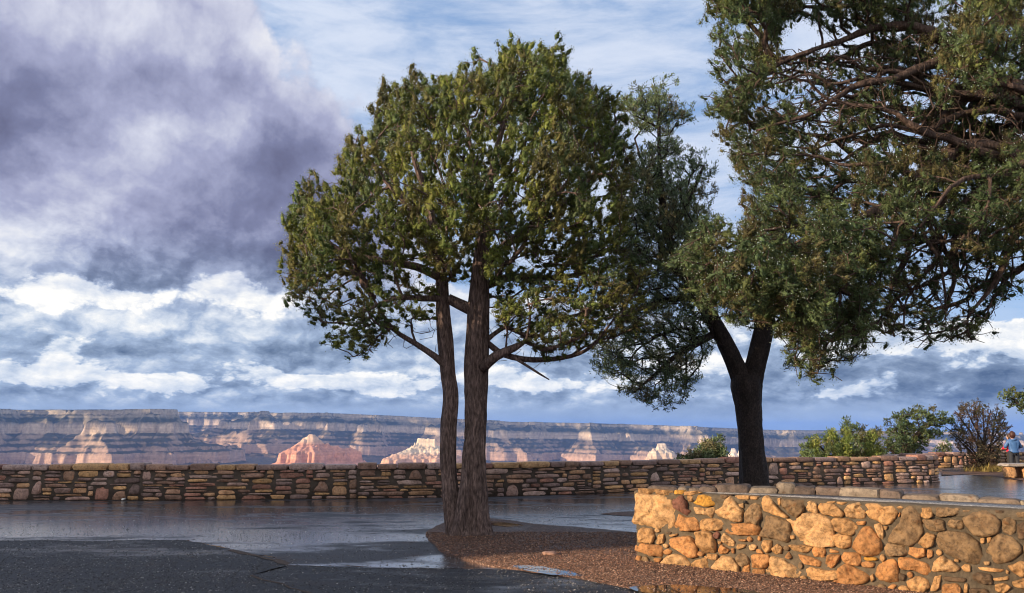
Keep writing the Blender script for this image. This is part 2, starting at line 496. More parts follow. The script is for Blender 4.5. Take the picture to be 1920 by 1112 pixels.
# the far rim with its spurs
RIMX = np.array([-12000, -5700, -5000, -3500, -1800, 0, 1500, 3000, 5000, 8000, 14000, 20000.])
RIMY = np.array([18500, 18300, 15300, 15000, 15000, 15200, 15300, 15500, 16200, 17500, 19000, 20000.])
RIMP = np.array([773, 773, 775, 775, 782, 791, 794, 798, 806, 808, 812, 814.])
SPURS = [(470, 14200, 520, 13200, 40, 90), (620, 14900, 615, 13900, 30, 60), (720, 15000, 690, 13700, 10, 150), (800, 15000, 815, 14100, 30, 60),
         (930, 15100, 930, 14100, 40, 70), (1010, 15200, 985, 14000, 30, 130), (1110, 15200, 1100, 13900, 40, 100), (1165, 15200, 1180, 14300, 10, 120),
         (1225, 15300, 1220, 13800, 20, 160), (1290, 15300, 1290, 13900, 60, 110), (1480, 15800, 1480, 14400, 60, 150), (1400, 15700, 1390, 14800, 40, 120),
         (1640, 16500, 1600, 15300, 40, 150), (1800, 17300, 1760, 16000, 40, 150)]
def rim_h(X, Y):
    ry = np.interp(X, RIMX, RIMY)
    top = 1.6 - (np.interp(X, RIMX, RIMP) - 805) / FPX * ry
    d = ry - Y
    for (pa, ya, pb, yb, r, lower) in SPURS:
        dd, tt = seg_d(X, Y, (px_x(pa, ya), ya), (px_x(pb, yb), yb))
        d = np.minimum(d, dd - r + lower * 2.6 * tt)
    d = d - gullies(X, Y, 0.85, 220, 21)
    d = d * (1 + .35 * fbm(np.stack([X / 900, Y / 900, 0 * X], -1), 2, 78))
    drop = np.interp(d, DROP[:, 0] * 1.15, DROP[:, 1])
    rim = 6 * fbm(np.stack([X / 260, Y / 260, 0 * X], -1), 3, 12)
    return np.maximum(top - drop + rim, FLOOR - 5), drop
canyon_patch('canyon_rim', -9500, 11500, 11500, 19300, 15, rim_h, mc)

# standing buttes of red rock
def butte(name, px, ptop, Y, half, prof, ridge, seed, c_lo, c_hi):
    cx, zt = px_x(px, Y), px_z(ptop, Y)
    prof = np.array(prof, float)
    m = ridge[2] + 500
    xs = np.arange(cx - m, cx + m, 7); ys = np.arange(Y - m, Y + m, 9)
    X, Yg = np.meshgrid(xs, ys)
    d, tt = seg_d(X, Yg, (cx - half, Y), (cx + half, Y))
    d2, t2 = seg_d(X, Yg, (cx, Y), (cx + ridge[0], Y + ridge[1]))
    d = np.minimum(d, d2 + 190 * t2)
    d = d - (gullies(X, Yg, 0.16, 34, seed) + 20 * np.abs(vnoise(np.stack([X / 34, Yg / 60, 0 * X], -1), seed + 5))) * sstep(-5, 60, d)
    drop = np.interp(d, prof[:, 0], prof[:, 1]) + 9 * fbm(np.stack([X / 30, Yg / 30, 0 * X], -1), 4, seed, .6)
    Z = zt - drop
    f = sstep(prof[3, 1] - 10, prof[3, 1] + 45, drop + 14 * fbm(np.stack([X / 50, Yg / 50, Z / 20], -1), 3, seed + 3))[..., None]
    C = np.array(c_hi) * (1 - f) + np.array(c_lo) * f
    ny, nx = X.shape
    idx = np.arange(nx * ny).reshape(ny, nx)
    F = np.stack([idx[:-1, :-1], idx[:-1, 1:], idx[1:, 1:], idx[1:, :-1]], -1).reshape(-1, 4)
    return tag(mk(name, np.stack([X, Yg, Z], -1).reshape(-1, 3), F, mc, None, C.reshape(-1, 3)), kind='structure')
P1 = [(-10, 0), (0, 0), (28, 42), (60, 70), (190, 150), (262, 188), (285, 275), (700, 430), (3000, 900)]
butte('canyon_butte', 588, 813, 8000, 12, P1, (380, 160, 900), 41, (.50, .25, .175), (.56, .40, .29))
P2 = [(-10, 0), (0, 0), (22, 100), (130, 165), (330, 240), (360, 300), (900, 480), (3000, 900)]
butte('canyon_butte', 802, 818, 9000, 95, P2, (-300, -250, 900), 43, (.50, .31, .22), (.62, .50, .37))
P3 = [(-10, 0), (0, 0), (16, 60), (70, 120), (120, 200), (190, 290), (800, 480), (3000, 900)]
butte('canyon_butte', 1236, 829, 9500, 45, P3, (200, 300, 900), 45, (.46, .34, .25), (.52, .43, .34))
butte('canyon_butte', 1368, 838, 9000, 20, P3, (220, 100, 900), 47, (.46, .35, .27), (.52, .44, .37))

# unseen clouds added off to the left, laid out to shade patches of canyon
m_cloud = mat_plain('cloud_white', (.8, .8, .8), 1.0, .05, .002, 0, 0)
def shade_cloud(px, Y, z_t, rx, ry, seed):
    zc = 4600.0
    off = (zc - z_t) / math.tan(SUN_EL)
    c = np.array([px_x(px, Y) + SH[0] * off, Y + SH[1] * off, zc])
    th = np.linspace(0, 2 * np.pi, 49)[:-1]; ph = np.linspace(-np.pi / 2, np.pi / 2, 17)
    TH, PH = np.meshgrid(th, ph)
    n = np.stack([np.cos(PH) * np.cos(TH), np.cos(PH) * np.sin(TH), np.sin(PH)], -1).reshape(-1, 3)
    k = 1 + .55 * fbm(n * 1.8 + seed, 4, seed, .6)
    V = c + n * np.array([rx, ry, 90]) * k[:, None]
    i = np.arange(16 * 48).reshape(16, 48)
    F = np.stack([i, np.roll(i, -1, 1), np.roll(i, -1, 1) + 48, i + 48], -1).reshape(-1, 4)
    tag(mk('shade_cloud', V, F, m_cloud), kind='structure')
for k, c_ in enumerate(SHADE_CLOUDS): shade_cloud(*c_, 60 + k)

# ------------------------------------------------------------------ ground
def ground_z(X, Y):
    edge = np.interp(X, [-60, 9, 14, 60], [21.5, 27, 37, 38])
    e = np.maximum(Y - edge, 0)
    near = -0.05 - 0.06 * e
    far = -0.05 - 0.06 * 20 - (e - 20) * 1.7
    return np.maximum(np.where(e < 20, near, far), FLOOR - 10)
gx = np.concatenate([np.linspace(-40000, -400, 20), np.linspace(-300, -40, 14), np.linspace(-36, 36, 37), np.linspace(40, 300, 14), np.linspace(400, 40000, 20)])
gy = np.concatenate([[-1500, -400, -100], np.linspace(-40, 60, 51), np.linspace(70, 520, 46), np.geomspace(600, 60000, 30)])
GX, GY = np.meshgrid(gx, gy)
idx = np.arange(GX.size).reshape(GX.shape)
GF = np.stack([idx[:-1, :-1], idx[:-1, 1:], idx[1:, 1:], idx[1:, :-1]], -1).reshape(-1, 4)
m_soil = mat_plain('soil', (0.16, 0.10, 0.07), 0.9, 0.4, 0.6, 0.4, 0.2)
tag(mk('ground', np.stack([GX, GY, ground_z(GX, GY)], -1).reshape(-1, 3), GF, m_soil), kind='structure')

def mat_asphalt(name, base, wet_shade, lo=0.16, hi=0.62, off=0.0, spots=()):
    m, t, b, pos = material(name)
    sp = t.noise(pos, 170, 3, 0.75)
    sp2 = t.voro(pos, 95, 'F1', 'Color')
    big = t.noise(t.scaled(t.vm('ADD', pos, (off, off, 0)), (0.40, 1.25, 1)), 0.6, 8, 0.64)
    mid = t.noise(t.scaled(pos, (0.7, 1.6, 1)), 2.2, 6, 0.6)
    w = t.m('ADD', t.m('MULTIPLY', big, 0.7), t.m('MULTIPLY', mid, 0.3))
    w = t.m('ADD', w, wet_shade)
    for (px, py, rx, ry, k) in spots:
        c = gr(px, py)
        v = t.vm('MULTIPLY_ADD', pos, (1 / rx, 1 / ry, 0), (-c[0] / rx, -c[1] / ry, 0))
        w = t.m('MULTIPLY_ADD', t.m('POWER', 0.3679, t.vm('DOT_PRODUCT', v, v)), k, w)
    wm = t.mapr(w, 0.42, 0.56)
    col = t.mix(1.0, (*base, 1), t.ramp(sp, [(0.3, 0.45), (0.5, 1.0), (0.7, 2.1)]), 'MULTIPLY')
    gr_ = t.noise(pos, 60, 4, 0.75)
    col = t.mix(1.0, col, t.ramp(gr_, [(0.35, 0.4), (0.5, 1.0), (0.65, 2.2)]), 'MULTIPLY')
    col = t.mix(t.mapr(t.noise(pos, 42, 2, 0.5), 0.66, 0.75), col, (0.24, 0.22, 0.21, 1))
    col = t.mix(t.m('MULTIPLY', t.mapr(t.noise(pos, 1.3, 6, 0.65), 0.52, 0.7), 0.3), col, (0.09, 0.055, 0.04, 1))
    col = t.mix(1.0, col, t.ramp(wm, [(0, 1.0), (1, 0.62)]), 'MULTIPLY')
    t.put(b.inputs['Base Color'], col)
    t.put(b.inputs['Roughness'], t.mapr(wm, 0, 1, hi, lo, False))
    t.put(b.inputs['Specular IOR Level'], t.mapr(wm, 0, 1, 0.22, 0.6, False))
    t.put(b.inputs['Coat Weight'], t.m('MULTIPLY', wm, t.mapr(gr_, 0.40, 0.53, 0.4, 1.0))); b.inputs['Coat Roughness'].default_value = 0.17; b.inputs['Coat IOR'].default_value = 2.1
    t.put(b.inputs['Coat Normal'], t.bump(t.noise(pos, 22, 3, 0.65), 0.28, 0.012))
    h = t.m('ADD', t.m('MULTIPLY', t.noise(pos, 26, 3, 0.6), 0.8), t.m('MULTIPLY', t.m('ADD', mid, 0), 0.6))
    bn = t.node('ShaderNodeBump'); bn.inputs['Distance'].default_value = 0.015
    t.put(bn.inputs['Strength'], t.mapr(wm, 0, 1, 0.75, 0.28, False)); t.put(bn.inputs['Height'], h)
    t.put(b.inputs['Normal'], bn.outputs[0])
    return m

def sheet(name, pts, z, mat, thick=0.0, kind='structure', parent=None):
    """flat polygon with a real rim"""
    pts = np.asarray(pts, float)[:, :2]
    a = 0.5 * np.sum(pts[:, 0] * np.roll(pts[:, 1], -1) - np.roll(pts[:, 0], -1) * pts[:, 1])
    if a < 0: pts = pts[::-1]
    n = len(pts)
    V = [[x, y, z] for x, y in pts]
    F = [np.array([list(range(n))])]
    if thick:
        V += [[x, y, z - thick] for x, y in pts]
        k = np.arange(n)
        F.append(np.stack([k, k + n, (k + 1) % n + n, (k + 1) % n], 1))
    o = mk(name, V, F, mat, parent)
    return tag(o, kind=kind) if kind else o

def ragged(pts, step=0.08, amp=0.03, seed=0, closed=False):
    pts = np.asarray(pts, float)[:, :2]
    out = []
    m = len(pts)
    for i in range(m if closed else m - 1):
        a, b = pts[i], pts[(i + 1) % m]
        L = np.linalg.norm(b - a); k = max(1, int(L / step))
        nrm = np.array([-(b - a)[1], (b - a)[0]]) / max(L, 1e-6)
        for j in range(k):
            p = a + (b - a) * j / k
            out.append(p + nrm * amp * fbm(np.array([[p[0] * 3, p[1] * 3, seed]]), 4, seed)[0])
    if not closed: out.append(pts[-1])
    return np.array(out)

WALL1 = [(-700, 940), (-300, 939), (0, 938.5), (300, 938), (600, 936), (900, 932), (1050, 928), (1200, 921), (1350, 915), (1500, 911), (1620, 908), (1700, 906.5), (1752, 905)]
W1 = np.array([gr(*p)[:2] for p in WALL1])
W1 = np.vstack([W1, W1[-1] + [0.35, 0.5], W1[-1] + [0.25, 1.3], W1[-1] + [-0.6, 3.2]])

m_asph = mat_asphalt('wet_asphalt', (0.050, 0.053, 0.064), 0.03, 0.17, 0.82, 0.0,
                     [(180, 985, 1.6, 0.7, 0.16), (560, 1010, 1.0, 0.35, 0.15), (760, 955, 2.4, 0.45, 0.13), (1040, 960, 2.5, 0.5, 0.12), (1830, 905, 4, 2, 0.2),
                      (560, 1048, 0.9, 0.35, -0.2), (720, 1040, 0.5, 0.3, -0.15), (400, 930, 9, 0.55, -0.12)])
asph = [(-26, -12), (26, -12), (26, 36), (13.5, 36), (12.5, 27)]
tag(sheet('road', np.array(asph + [tuple(p + np.array([0, 0.1])) for p in W1[-1::-1]] + [(-26, 18.2)]), 0.0, m_asph), kind='structure')

# newer, darker asphalt overlay with a lip
lip_px = [(-900, 1020), (-300, 1017), (0, 1016), (180, 1015.5), (350, 1014), (400, 1027), (470, 1040), (505, 1049), (540, 1062), (640, 1065.5), (760, 1067), (860, 1069), (960, 1071), (1010, 1077)]
lip = np.array([gr(*p)[:2] for p in lip_px])
lipr = ragged(lip, 0.05, 0.09, 3)
m_asph2 = mat_asphalt('dark_asphalt', (0.032, 0.031, 0.035), -0.085, 0.22, 0.7, 31.0, [(330, 1075, 0.8, 0.3, 0.07), (60, 1060, 0.9, 0.3, -0.1)])
tag(sheet('road_overlay', list(lipr) + [(3.2, 7.2), (5, 3), (5, -6), (-20, -6)], 0.016, m_asph2, 0.015), kind='structure')
# thin film of water caught along the lip
m_water, tw, bw, pw = material('water')
bw.inputs['Base Color'].default_value = (0.012, 0.013, 0.015, 1); bw.inputs['Roughness'].default_value = 0.03
bw.inputs['IOR'].default_value = 2.2
tw.put(bw.inputs['Normal'], tw.bump(tw.noise(pw, 9, 3, 0.5), 0.06, 0.01))
mid_lip = lipr[(lipr[:, 0] > gr(330, 1014)[0]) & (lipr[:, 0] < gr(900, 1069)[0])]
wv = 0.035 + 0.12 * np.clip(fbm(np.stack([mid_lip[:, 0] * 2, mid_lip[:, 1] * 2, 0 * mid_lip[:, 0]], -1), 3, 8) + 0.45, 0, 1)
wv[-1] = wv[0] = 0.004
tag(sheet('water_film', list(mid_lip) + list((mid_lip + np.stack([0 * wv, wv], -1))[::-1]), 0.006, m_water, 0.004), kind='structure')

def crack(px, w, seed, mat, z):
    p = ragged(np.array([gr(a, b)[:2] for a, b in px]), .05, .05, seed)
    ww = w * (1 + .8 * fbm(np.column_stack([p * 4, 0 * p[:, 0]]), 3, seed)); ww[0] = ww[-1] = .002
    tag(sheet('road_crack', list(p) + list((p + np.column_stack([ww * .4, ww]))[::-1]), z, mat), kind='structure')
m_crack = mat_plain('crack_dirt', (.055, .036, .026), .9, .5, 20, .5)
crack([(540, 1064), (515, 1068), (495, 1076), (470, 1082), (500, 1092), (540, 1104), (580, 1118), (600, 1135)], .035, 5, m_crack, .0200)
crack([(425, 1034), (445, 1041), (470, 1044), (500, 1052), (520, 1060), (538, 1063)], .10, 6, m_crack, .0204)
crack([(860, 1069.5), (760, 1068), (640, 1066.5), (560, 1063.5)], .02, 7, m_water, .0200)
# earth island round the juniper
isl_px = [(800, 1004), (806, 996), (826, 986), (838, 980), (880, 973), (915, 973), (960, 979), (1010, 986), (1080, 991), (1140, 996), (1200, 1002), (1260, 1010), (1700, 1040), (2300, 1075),
          (2300, 1400), (1700, 1300), (1420, 1160), (1290, 1128), (1200, 1110), (1100, 1092), (1000, 1075), (920, 1063), (870, 1052), (838, 1042), (815, 1026), (803, 1014)]
isl = ragged(np.array([gr(*p)[:2] for p in isl_px]), 0.07, 0.05, 5, True)
m_dirt, td, bd, pd = material('red_dirt')
v1 = td.voro(pd, 55, 'F1', 'Color'); v2 = td.voro(pd, 55, 'F1', 'Distance')
sepd = td.node('ShaderNodeSeparateColor'); td.put(sepd.inputs[0], v1)
dc = td.ramp(sepd.outputs[0], [(0.0, (0.04, 0.022, 0.016)), (0.5, (0.095, 0.050, 0.036)), (0.85, (0.17, 0.098, 0.07)), (1.0, (0.30, 0.21, 0.17))])
dn = td.noise(pd, 1.1, 6, 0.65)
dc = td.mix(1.0, dc, td.ramp(dn, [(0.3, 0.55), (0.7, 1.3)]), 'MULTIPLY')
td.put(bd.inputs['Base Color'], dc)
td.put(bd.inputs['Roughness'], td.mapr(dn, 0.3, 0.6, 0.55, 0.85)); bd.inputs['Specular IOR Level'].default_value = 0.3
td.put(bd.inputs['Normal'], td.bump(td.m('SUBTRACT', 1.0, v2), 0.9, 0.012))
tag(sheet('earth_bed', isl, 0.026, m_dirt, 0.03), kind='structure')
# further bare earth patch beyond, seen left of the planter corner
isl2 = ragged(np.array([gr(*p)[:2] for p in [(1125, 964), (1170, 960), (1260, 958), (1420, 956), (1420, 966), (1260, 969), (1170, 968)]]), 0.07, 0.06, 9, True)
tag(sheet('earth_patch', isl2, 0.008, m_dirt), kind='structure')

tag(sheet('earth_path', ragged(np.array([gr(*p)[:2] for p in [(1765, 893), (1800, 890), (1860, 893), (1900, 900), (2050, 905), (2050, 879), (1765, 881)]]), .3, .3, 12, True), 0.008, m_dirt), kind='structure')
# puddles
def puddle(px, z, amp, seed):
    p = ragged(np.array([gr(a, b, z)[:2] for a, b in px]), 0.04, amp, seed, True)
    o = sheet('puddle', p, z, m_water)
    return tag(o, kind='structure')
puddle([(962, 1061), (985, 1060), (1020, 1063), (1060, 1070), (1098, 1079), (1075, 1081), (1030, 1078), (990, 1071)], 0.0315, 0.07, 3)
puddle([(1180, 1101), (1210, 1098), (1262, 1096), (1320, 1099), (1390, 1105), (1440, 1113), (1500, 1130), (1450, 1140), (1330, 1132), (1240, 1120), (1195, 1108)], 0.033, 0.07, 4)
puddle([(905, 977), (940, 978), (985, 985), (960, 988), (915, 984)], 0.0315, 0.07, 6)

# loose gravel
def in_poly(p, poly):
    x, y = p[:, 0], p[:, 1]; ins = np.zeros(len(p), bool)
    n = len(poly); j = n - 1
    for i in range(n):
        xi, yi = poly[i]; xj, yj = poly[j]
        c = ((yi > y) != (yj > y)) & (x < (xj - xi) * (y - yi) / (yj - yi + 1e-12) + xi)
        ins ^= c; j = i
    return ins

def pebbles(P, S, C, seed):
    r = np.random.default_rng(seed)
    base = np.array([[1, 0, 0], [0, 1, 0], [-1, 0, 0], [0, -1, 0], [0, 0, .75], [0, 0, -.4]], float)
    fac = np.array([[0, 1, 4], [1, 2, 4], [2, 3, 4], [3, 0, 4], [1, 0, 5], [2, 1, 5], [3, 2, 5], [0, 3, 5]])
    n = len(P)
    a = r.uniform(0, 6.28, n); ca, sa = np.cos(a), np.sin(a)
    B = base[None] * r.uniform(.7, 1.3, (n, 6, 1)) * S[:, None, None]
    X = B[..., 0] * ca[:, None] - B[..., 1] * sa[:, None]; Yv = B[..., 0] * sa[:, None] + B[..., 1] * ca[:, None]
    V = np.stack([X, Yv * r.uniform(.6, 1, (n, 1)), B[..., 2]], -1) + P[:, None, :]
    F = (fac[None] + (np.arange(n) * 6)[:, None, None]).reshape(-1, 3)
    return V.reshape(-1, 3), F, np.repeat(C, 6, 0)
m_peb = mat_stone('pebble', 0.7, 3.0, 0.2)
r_ = np.random.default_rng(5)
bb0, bb1 = isl.min(0), isl.max(0)
cand = np.stack([r_.uniform(-1.5, 5.0, 60000), r_.uniform(6.2, 12.8, 60000)], -1)
cand = cand[in_poly(cand, isl)]
cand = cand[:26000]
pal = np.array([[.23, .125, .085], [.16, .085, .058], [.09, .048, .033], [.33, .22, .165], [.07, .045, .036]])
pc_ = pal[r_.choice(5, len(cand), p=[.25, .3, .25, .08, .12])] * r_.uniform(.7, 1.2, (len(cand), 1))
V, F, C = pebbles(np.column_stack([cand, np.full(len(cand), 0.029)]), r_.uniform(.006, .014, len(cand)) * np.where(r_.random(len(cand)) > .985, 1.8, 1), pc_, 3)
tag(mk('gravel', V, F, m_peb, None, C), kind='stuff')
# coarse aggregate standing proud of the asphalt
cand = np.stack([r_.uniform(-8.5, 4.5, 150000), 6.2 + 11.0 * r_.random(150000) ** 1.5], -1)
cand = cand[np.abs(cand[:, 0]) < cand[:, 1] * .68]
cand = cand[~in_poly(cand, isl)]
dens = fbm(np.column_stack([cand * .9, 0 * cand[:, 0]]), 4, 61)
inl = in_poly(cand, np.array(list(lipr) + [(3.2, 7.2), (5, 3), (5, -6), (-20, -6)]))
keep = r_.random(len(cand)) < np.where(inl, .75, .22) * (0.75 + .9 * dens)
cand, inl = cand[keep], inl[keep]
apal = np.array([[.014, .014, .016], [.045, .045, .05], [.12, .12, .125], [.30, .29, .29], [.09, .07, .06]])
pc_ = apal[r_.choice(5, len(cand), p=[.12, .42, .29, .12, .05])] * r_.uniform(.6, 1.3, (len(cand), 1))
V, F, C = pebbles(np.column_stack([cand, np.where(inl, 0.0165, 0.0005)]), r_.uniform(.005, .0115, len(cand)), pc_, 4)
m_grit = mat_stone('wet_grit', 0.45, 3.0, 0.2); tag(mk('grit', V, F, m_grit, None, C), kind='stuff')

# ------------------------------------------------------------------ stonework
def chaikin(p, it=1, k=0.2):
    for _ in range(it):
        q = (1 - k) * p + k * np.roll(p, -1, 0); s = k * p + (1 - k) * np.roll(p, -1, 0)
        p = np.stack([q, s], 1).reshape(-1, 2)
    return p

def even(p, n):
    q = np.vstack([p, p[:1]])
    L = np.concatenate([[0], np.cumsum(np.linalg.norm(np.diff(q, axis=0), axis=1))])
    s = np.arange(n) / n * L[-1]
    return np.stack([np.interp(s, L, q[:, i]) for i in range(2)], -1)

def stone_face(poly, depth, place, seed, nb=26, ts=(1.0, 0.97, 0.88, 0.7, 0.45, 0.2), rough=0.014, jit=0.008, flat=6.0, bed=0.03, cut=0.2, grow=1.0, its=2):
    """a bulging rough stone filling poly (u,w); place(u,w,h) -> xyz"""
    p = even(chaikin(np.asarray(poly, float), its, cut), nb)
    c = p.mean(0); p = c + (p - c) * grow
    sc = math.sqrt(np.ptp(p[:, 0]) * np.ptp(p[:, 1]))
    k = fbm(np.column_stack([p * 22, np.full(nb, seed * 1.7)]), 3, seed)
    p = p + (p - c) / np.maximum(np.linalg.norm(p - c, axis=1, keepdims=True), 1e-6) * (k * jit)[:, None]
    r = np.random.default_rng(seed)
    tilt = r.uniform(-1, 1, 2) * 0.16 * depth / max(sc, 0.05) * 2
    # a few broken planes give the stone its chiselled look
    pl = [(r.uniform(-1, 1, 2), r.uniform(.35, .9)) for _ in range(4)]
    U, Wd, Hh = [], [], []
    for i, t in enumerate(ts):
        q = c + (p - c) * t
        h = depth * (1 - t ** flat) ** 0.5
        loc = (q - c) / max(sc, 1e-6)
        cut = np.zeros(len(q))
        for (dv, o) in pl:
            dv = dv / np.linalg.norm(dv)
            cut = np.maximum(cut, (loc @ dv - o * 0.42) * 0.55 * sc)
        hh = h + (q - c) @ tilt * (1 - t ** 4) - np.minimum(cut, depth * 0.8) * (1 if t < 0.99 else 0)
        hh = hh + rough * (1 if t < 0.99 else 0) * (fbm(np.column_stack([q * 14, np.full(len(q), seed * 3.1)]), 4, seed + 7, 0.6) * 1.6)
        if i == 0: hh = hh - bed
        U.append(q[:, 0]); Wd.append(q[:, 1]); Hh.append(hh)
    U = np.concatenate(U); Wd = np.concatenate(Wd); Hh = np.concatenate(Hh)
    V = place(U, Wd, Hh)
    k = np.arange(nb)
    F = [np.stack([k + i * nb, (k + 1) % nb + i * nb, (k + 1) % nb + (i + 1) * nb, k + (i + 1) * nb], 1) for i in range(len(ts) - 1)]
    quads = np.concatenate(F)
    a = 0.5 * np.sum(p[:, 0] * np.roll(p[:, 1], -1) - np.roll(p[:, 0], -1) * p[:, 1])
    ng = (k + (len(ts) - 1) * nb)[None]
    if a < 0: quads = quads[:, ::-1]; ng = ng[:, ::-1]
    return V, [quads, ng]

def rock(cx, ax, ay, az, lx, ly, lz, seed, n=5, rough=0.08, sq=5.0):
    """squared rough block: centre, three axes, full sizes"""
    g = np.linspace(-1, 1, n)
    V, F, off = [], [], 0
    for d in range(3):
        for s in (-1, 1):
            A, B = np.meshgrid(g, g, indexing='ij')
            C = np.full_like(A, s)
            xyz = [None] * 3; xyz[d] = C; xyz[(d + 1) % 3] = A; xyz[(d + 2) % 3] = B
            V.append(np.stack(xyz, -1).reshape(-1, 3))
            idx = np.arange(n * n).reshape(n, n) + off
            q = np.stack([idx[:-1, :-1], idx[1:, :-1], idx[1:, 1:], idx[:-1, 1:]], -1).reshape(-1, 4)
            F.append(q if s > 0 else q[:, ::-1]); off += n * n
    V = np.concatenate(V)
    nv = V / (np.sum(np.abs(V) ** sq, 1) ** (1 / sq))[:, None]
    nv = nv * (1 + rough * 2 * fbm(nv * 1.4 + seed * 5.3, 3, seed))[:, None]
    L = nv * np.array([lx, ly, lz]) / 2
    P = np.asarray(cx) + L[:, :1] * np.asarray(ax) + L[:, 1:2] * np.asarray(ay) + L[:, 2:] * np.asarray(az)
    return P, np.concatenate(F)

class Path:
    """plan polyline; the visible face is on the side of the camera (right of travel for +x travel)"""
    def __init__(s, pts):
        s.p = np.asarray(pts, float)
        s.L = np.concatenate([[0], np.cumsum(np.linalg.norm(np.diff(s.p, axis=0), axis=1))])
        T = np.gradient(s.p, axis=0); T /= np.linalg.norm(T, axis=1, keepdims=True)
        s.T = T
    def at(s, u):
        u = np.asarray(u, float)
        x = np.interp(u, s.L, s.p[:, 0]); y = np.interp(u, s.L, s.p[:, 1])
        tx = np.interp(u, s.L, s.T[:, 0]); ty = np.interp(u, s.L, s.T[:, 1])
        n = np.hypot(tx, ty)
        return x, y, tx / n, ty / n
    def place(s, z0=0.0):
        def f(u, w, h):
            x, y, tx, ty = s.at(u)
            return np.stack([x + ty * h, y - tx * h, z0 + np.asarray(w, float)], -1)
        return f

def lay_rubble(L, H, r, wmin=.28, wmax=.92, hmin=.055, hmax=.135, big=0.06):
    """greedy dry-stone packing of a strip L x H, returns rectangles"""
    cell = 0.05
    n = int(L / cell); sky = np.zeros(n); out = []
    while True:
        i = int(np.argmin(sky)); z = sky[i]
        if z >= H - 0.02: break
        j = i
        while j < n and abs(sky[j] - z) < 1e-6: j += 1
        room = (j - i) * cell
        isbig = r.random() < big
        w = r.uniform(.25, .45) if isbig else r.uniform(wmin, wmax) * r.choice([0.6, 1, 1])
        h = r.uniform(.2, .34) if isbig else r.uniform(hmin, hmax)
        if room - w < 0.12: w = room
        w = min(max(w, cell), room)
        w = max(1, round(w / cell)) * cell
        if w < 0.12: h = min(h, .1)
        if H - z - h < 0.045: h = H - z
        # level up to a neighbour when close
        for nb_ in ((i - 1), j):
            if 0 <= nb_ < n and abs(sky[nb_] - z - h) < 0.03 and sky[nb_] > z + .04: h = sky[nb_] - z
        k = max(1, int(round(w / cell)))
        out.append((i * cell, z, k * cell, h)); sky[i:i + k] = z + h
    return out

WPAL = np.array([[.20, .135, .10], [.26, .175, .12], [.32, .21, .12], [.15, .115, .105], [.23, .17, .145], [.36, .24, .115], [.25, .14, .105], [.29, .23, .20]])
m_wall = mat_stone('brown_sandstone', 0.72, 0.9, 0.45)
m_core = mat_plain('dark_mortar', (0.062, 0.050, 0.043), 0.95, 0.3, 12, 0.5, 0.1)
m_peach = m_wall

def stone_wall(pts, H, thick, label, seed, hvar=0.02, pal=WPAL, u0=None, tint=1.0, nb=16, z0=0.0, big=0.07):
    pal = pal * np.array([1.18, 1.06, 1.08])
    path = Path(pts)
    L = path.L[-1]
    r = np.random.default_rng(seed)
    mid = path.at([L / 2])
    root = empty('stone_wall', (float(mid[0][0]), float(mid[1][0]), z0), label, 'wall')
    pl = path.place(z0)
    cap = 0.13
    acc = Acc()
    for k, (u, z, w, h) in enumerate(lay_rubble(L, H - cap, r, big=big)):
        g = 0.004
        poly = [(u + g + r.uniform(0, .02), z + g + r.uniform(0, .012)), (u + w / 2, z + g + r.uniform(-.004, .008)), (u + w - g - r.uniform(0, .02), z + g + r.uniform(0, .012)),
                (u + w - g - r.uniform(0, .03), z + h - g - r.uniform(0, .018)), (u + w * r.uniform(.35, .65), z + h - g + r.uniform(-.012, .004)), (u + g + r.uniform(0, .03), z + h - g - r.uniform(0, .018))]
        if h > .22 and r.random() < .6:      # odd big stones: trapezoid or triangle
            poly[3] = (u + w * r.uniform(.6, .95), z + h - g); poly[5] = (u + w * r.uniform(.05, .4), z + h * r.uniform(.6, .95))
        V, F = stone_face(poly, r.uniform(.025, .06), pl, seed * 1000 + k, nb=nb, ts=(1.0, .96, .8, .45), rough=.016, jit=.007, cut=.12, its=1, flat=8)
        c = pal[r.integers(len(pal))] * r.uniform(.7, 1.35) * tint
        acc.add(V, F, c)
    # coping stones
    u = 0.0; k = 0
    while u < L - 0.05:
        w = min(r.uniform(.32, .85), L - u)
        hh = cap + r.uniform(-hvar, hvar) + (r.random() < .12) * .03
        x, y, tx, ty = [float(v[0]) for v in path.at([u + w / 2])]
        dpt = thick + .07
        c0 = np.array([x - ty * (thick / 2 - .02), y + tx * (thick / 2 - .02), z0 + H - cap + hh / 2])
        V, F = rock(c0, (tx, ty, 0), (-ty, tx, 0), (0, 0, 1), w - .012, dpt, hh, seed * 77 + k, 5, .035, 9)
        acc.add(V, F, pal[r.integers(len(pal))] * r.uniform(.8, 1.1) * tint * np.array([.92, .95, 1.02]))
        u += w; k += 1
    acc.build('facing', m_wall, root)
    # core behind the stones
    us = np.linspace(0, L, max(8, int(L / .4)))
    a = pl(us, 0 * us - .15, 0 * us + 0.0); b = pl(us, 0 * us - .15, 0 * us - thick)
    top = np.array([0, 0, H - cap + .02 + .15])
    n = len(us); V = np.concatenate([a, a + top, b + top, b])
    i = np.arange(n - 1)
    F = np.concatenate([np.stack([i + s * n, i + 1 + s * n, i + 1 + ((s + 1) % 4) * n, i + ((s + 1) % 4) * n], 1) for s in range(4)])
    ends = np.array([[0, n, 2 * n, 3 * n], [n - 1, 4 * n - 1, 3 * n - 1, 2 * n - 1]])
    mk('mortar', V, [F, ends], m_core, root)
    return root, path, pl

W1s, _ = resample(np.column_stack([W1, 0 * W1[:, 0]]), np.zeros(len(W1)), 0.3)
rootw1, path1, pl1 = stone_wall(W1s[:, :2], 0.80, 0.42, 'long low brown dry stone parapet wall along the canyon edge behind both trees', 11)
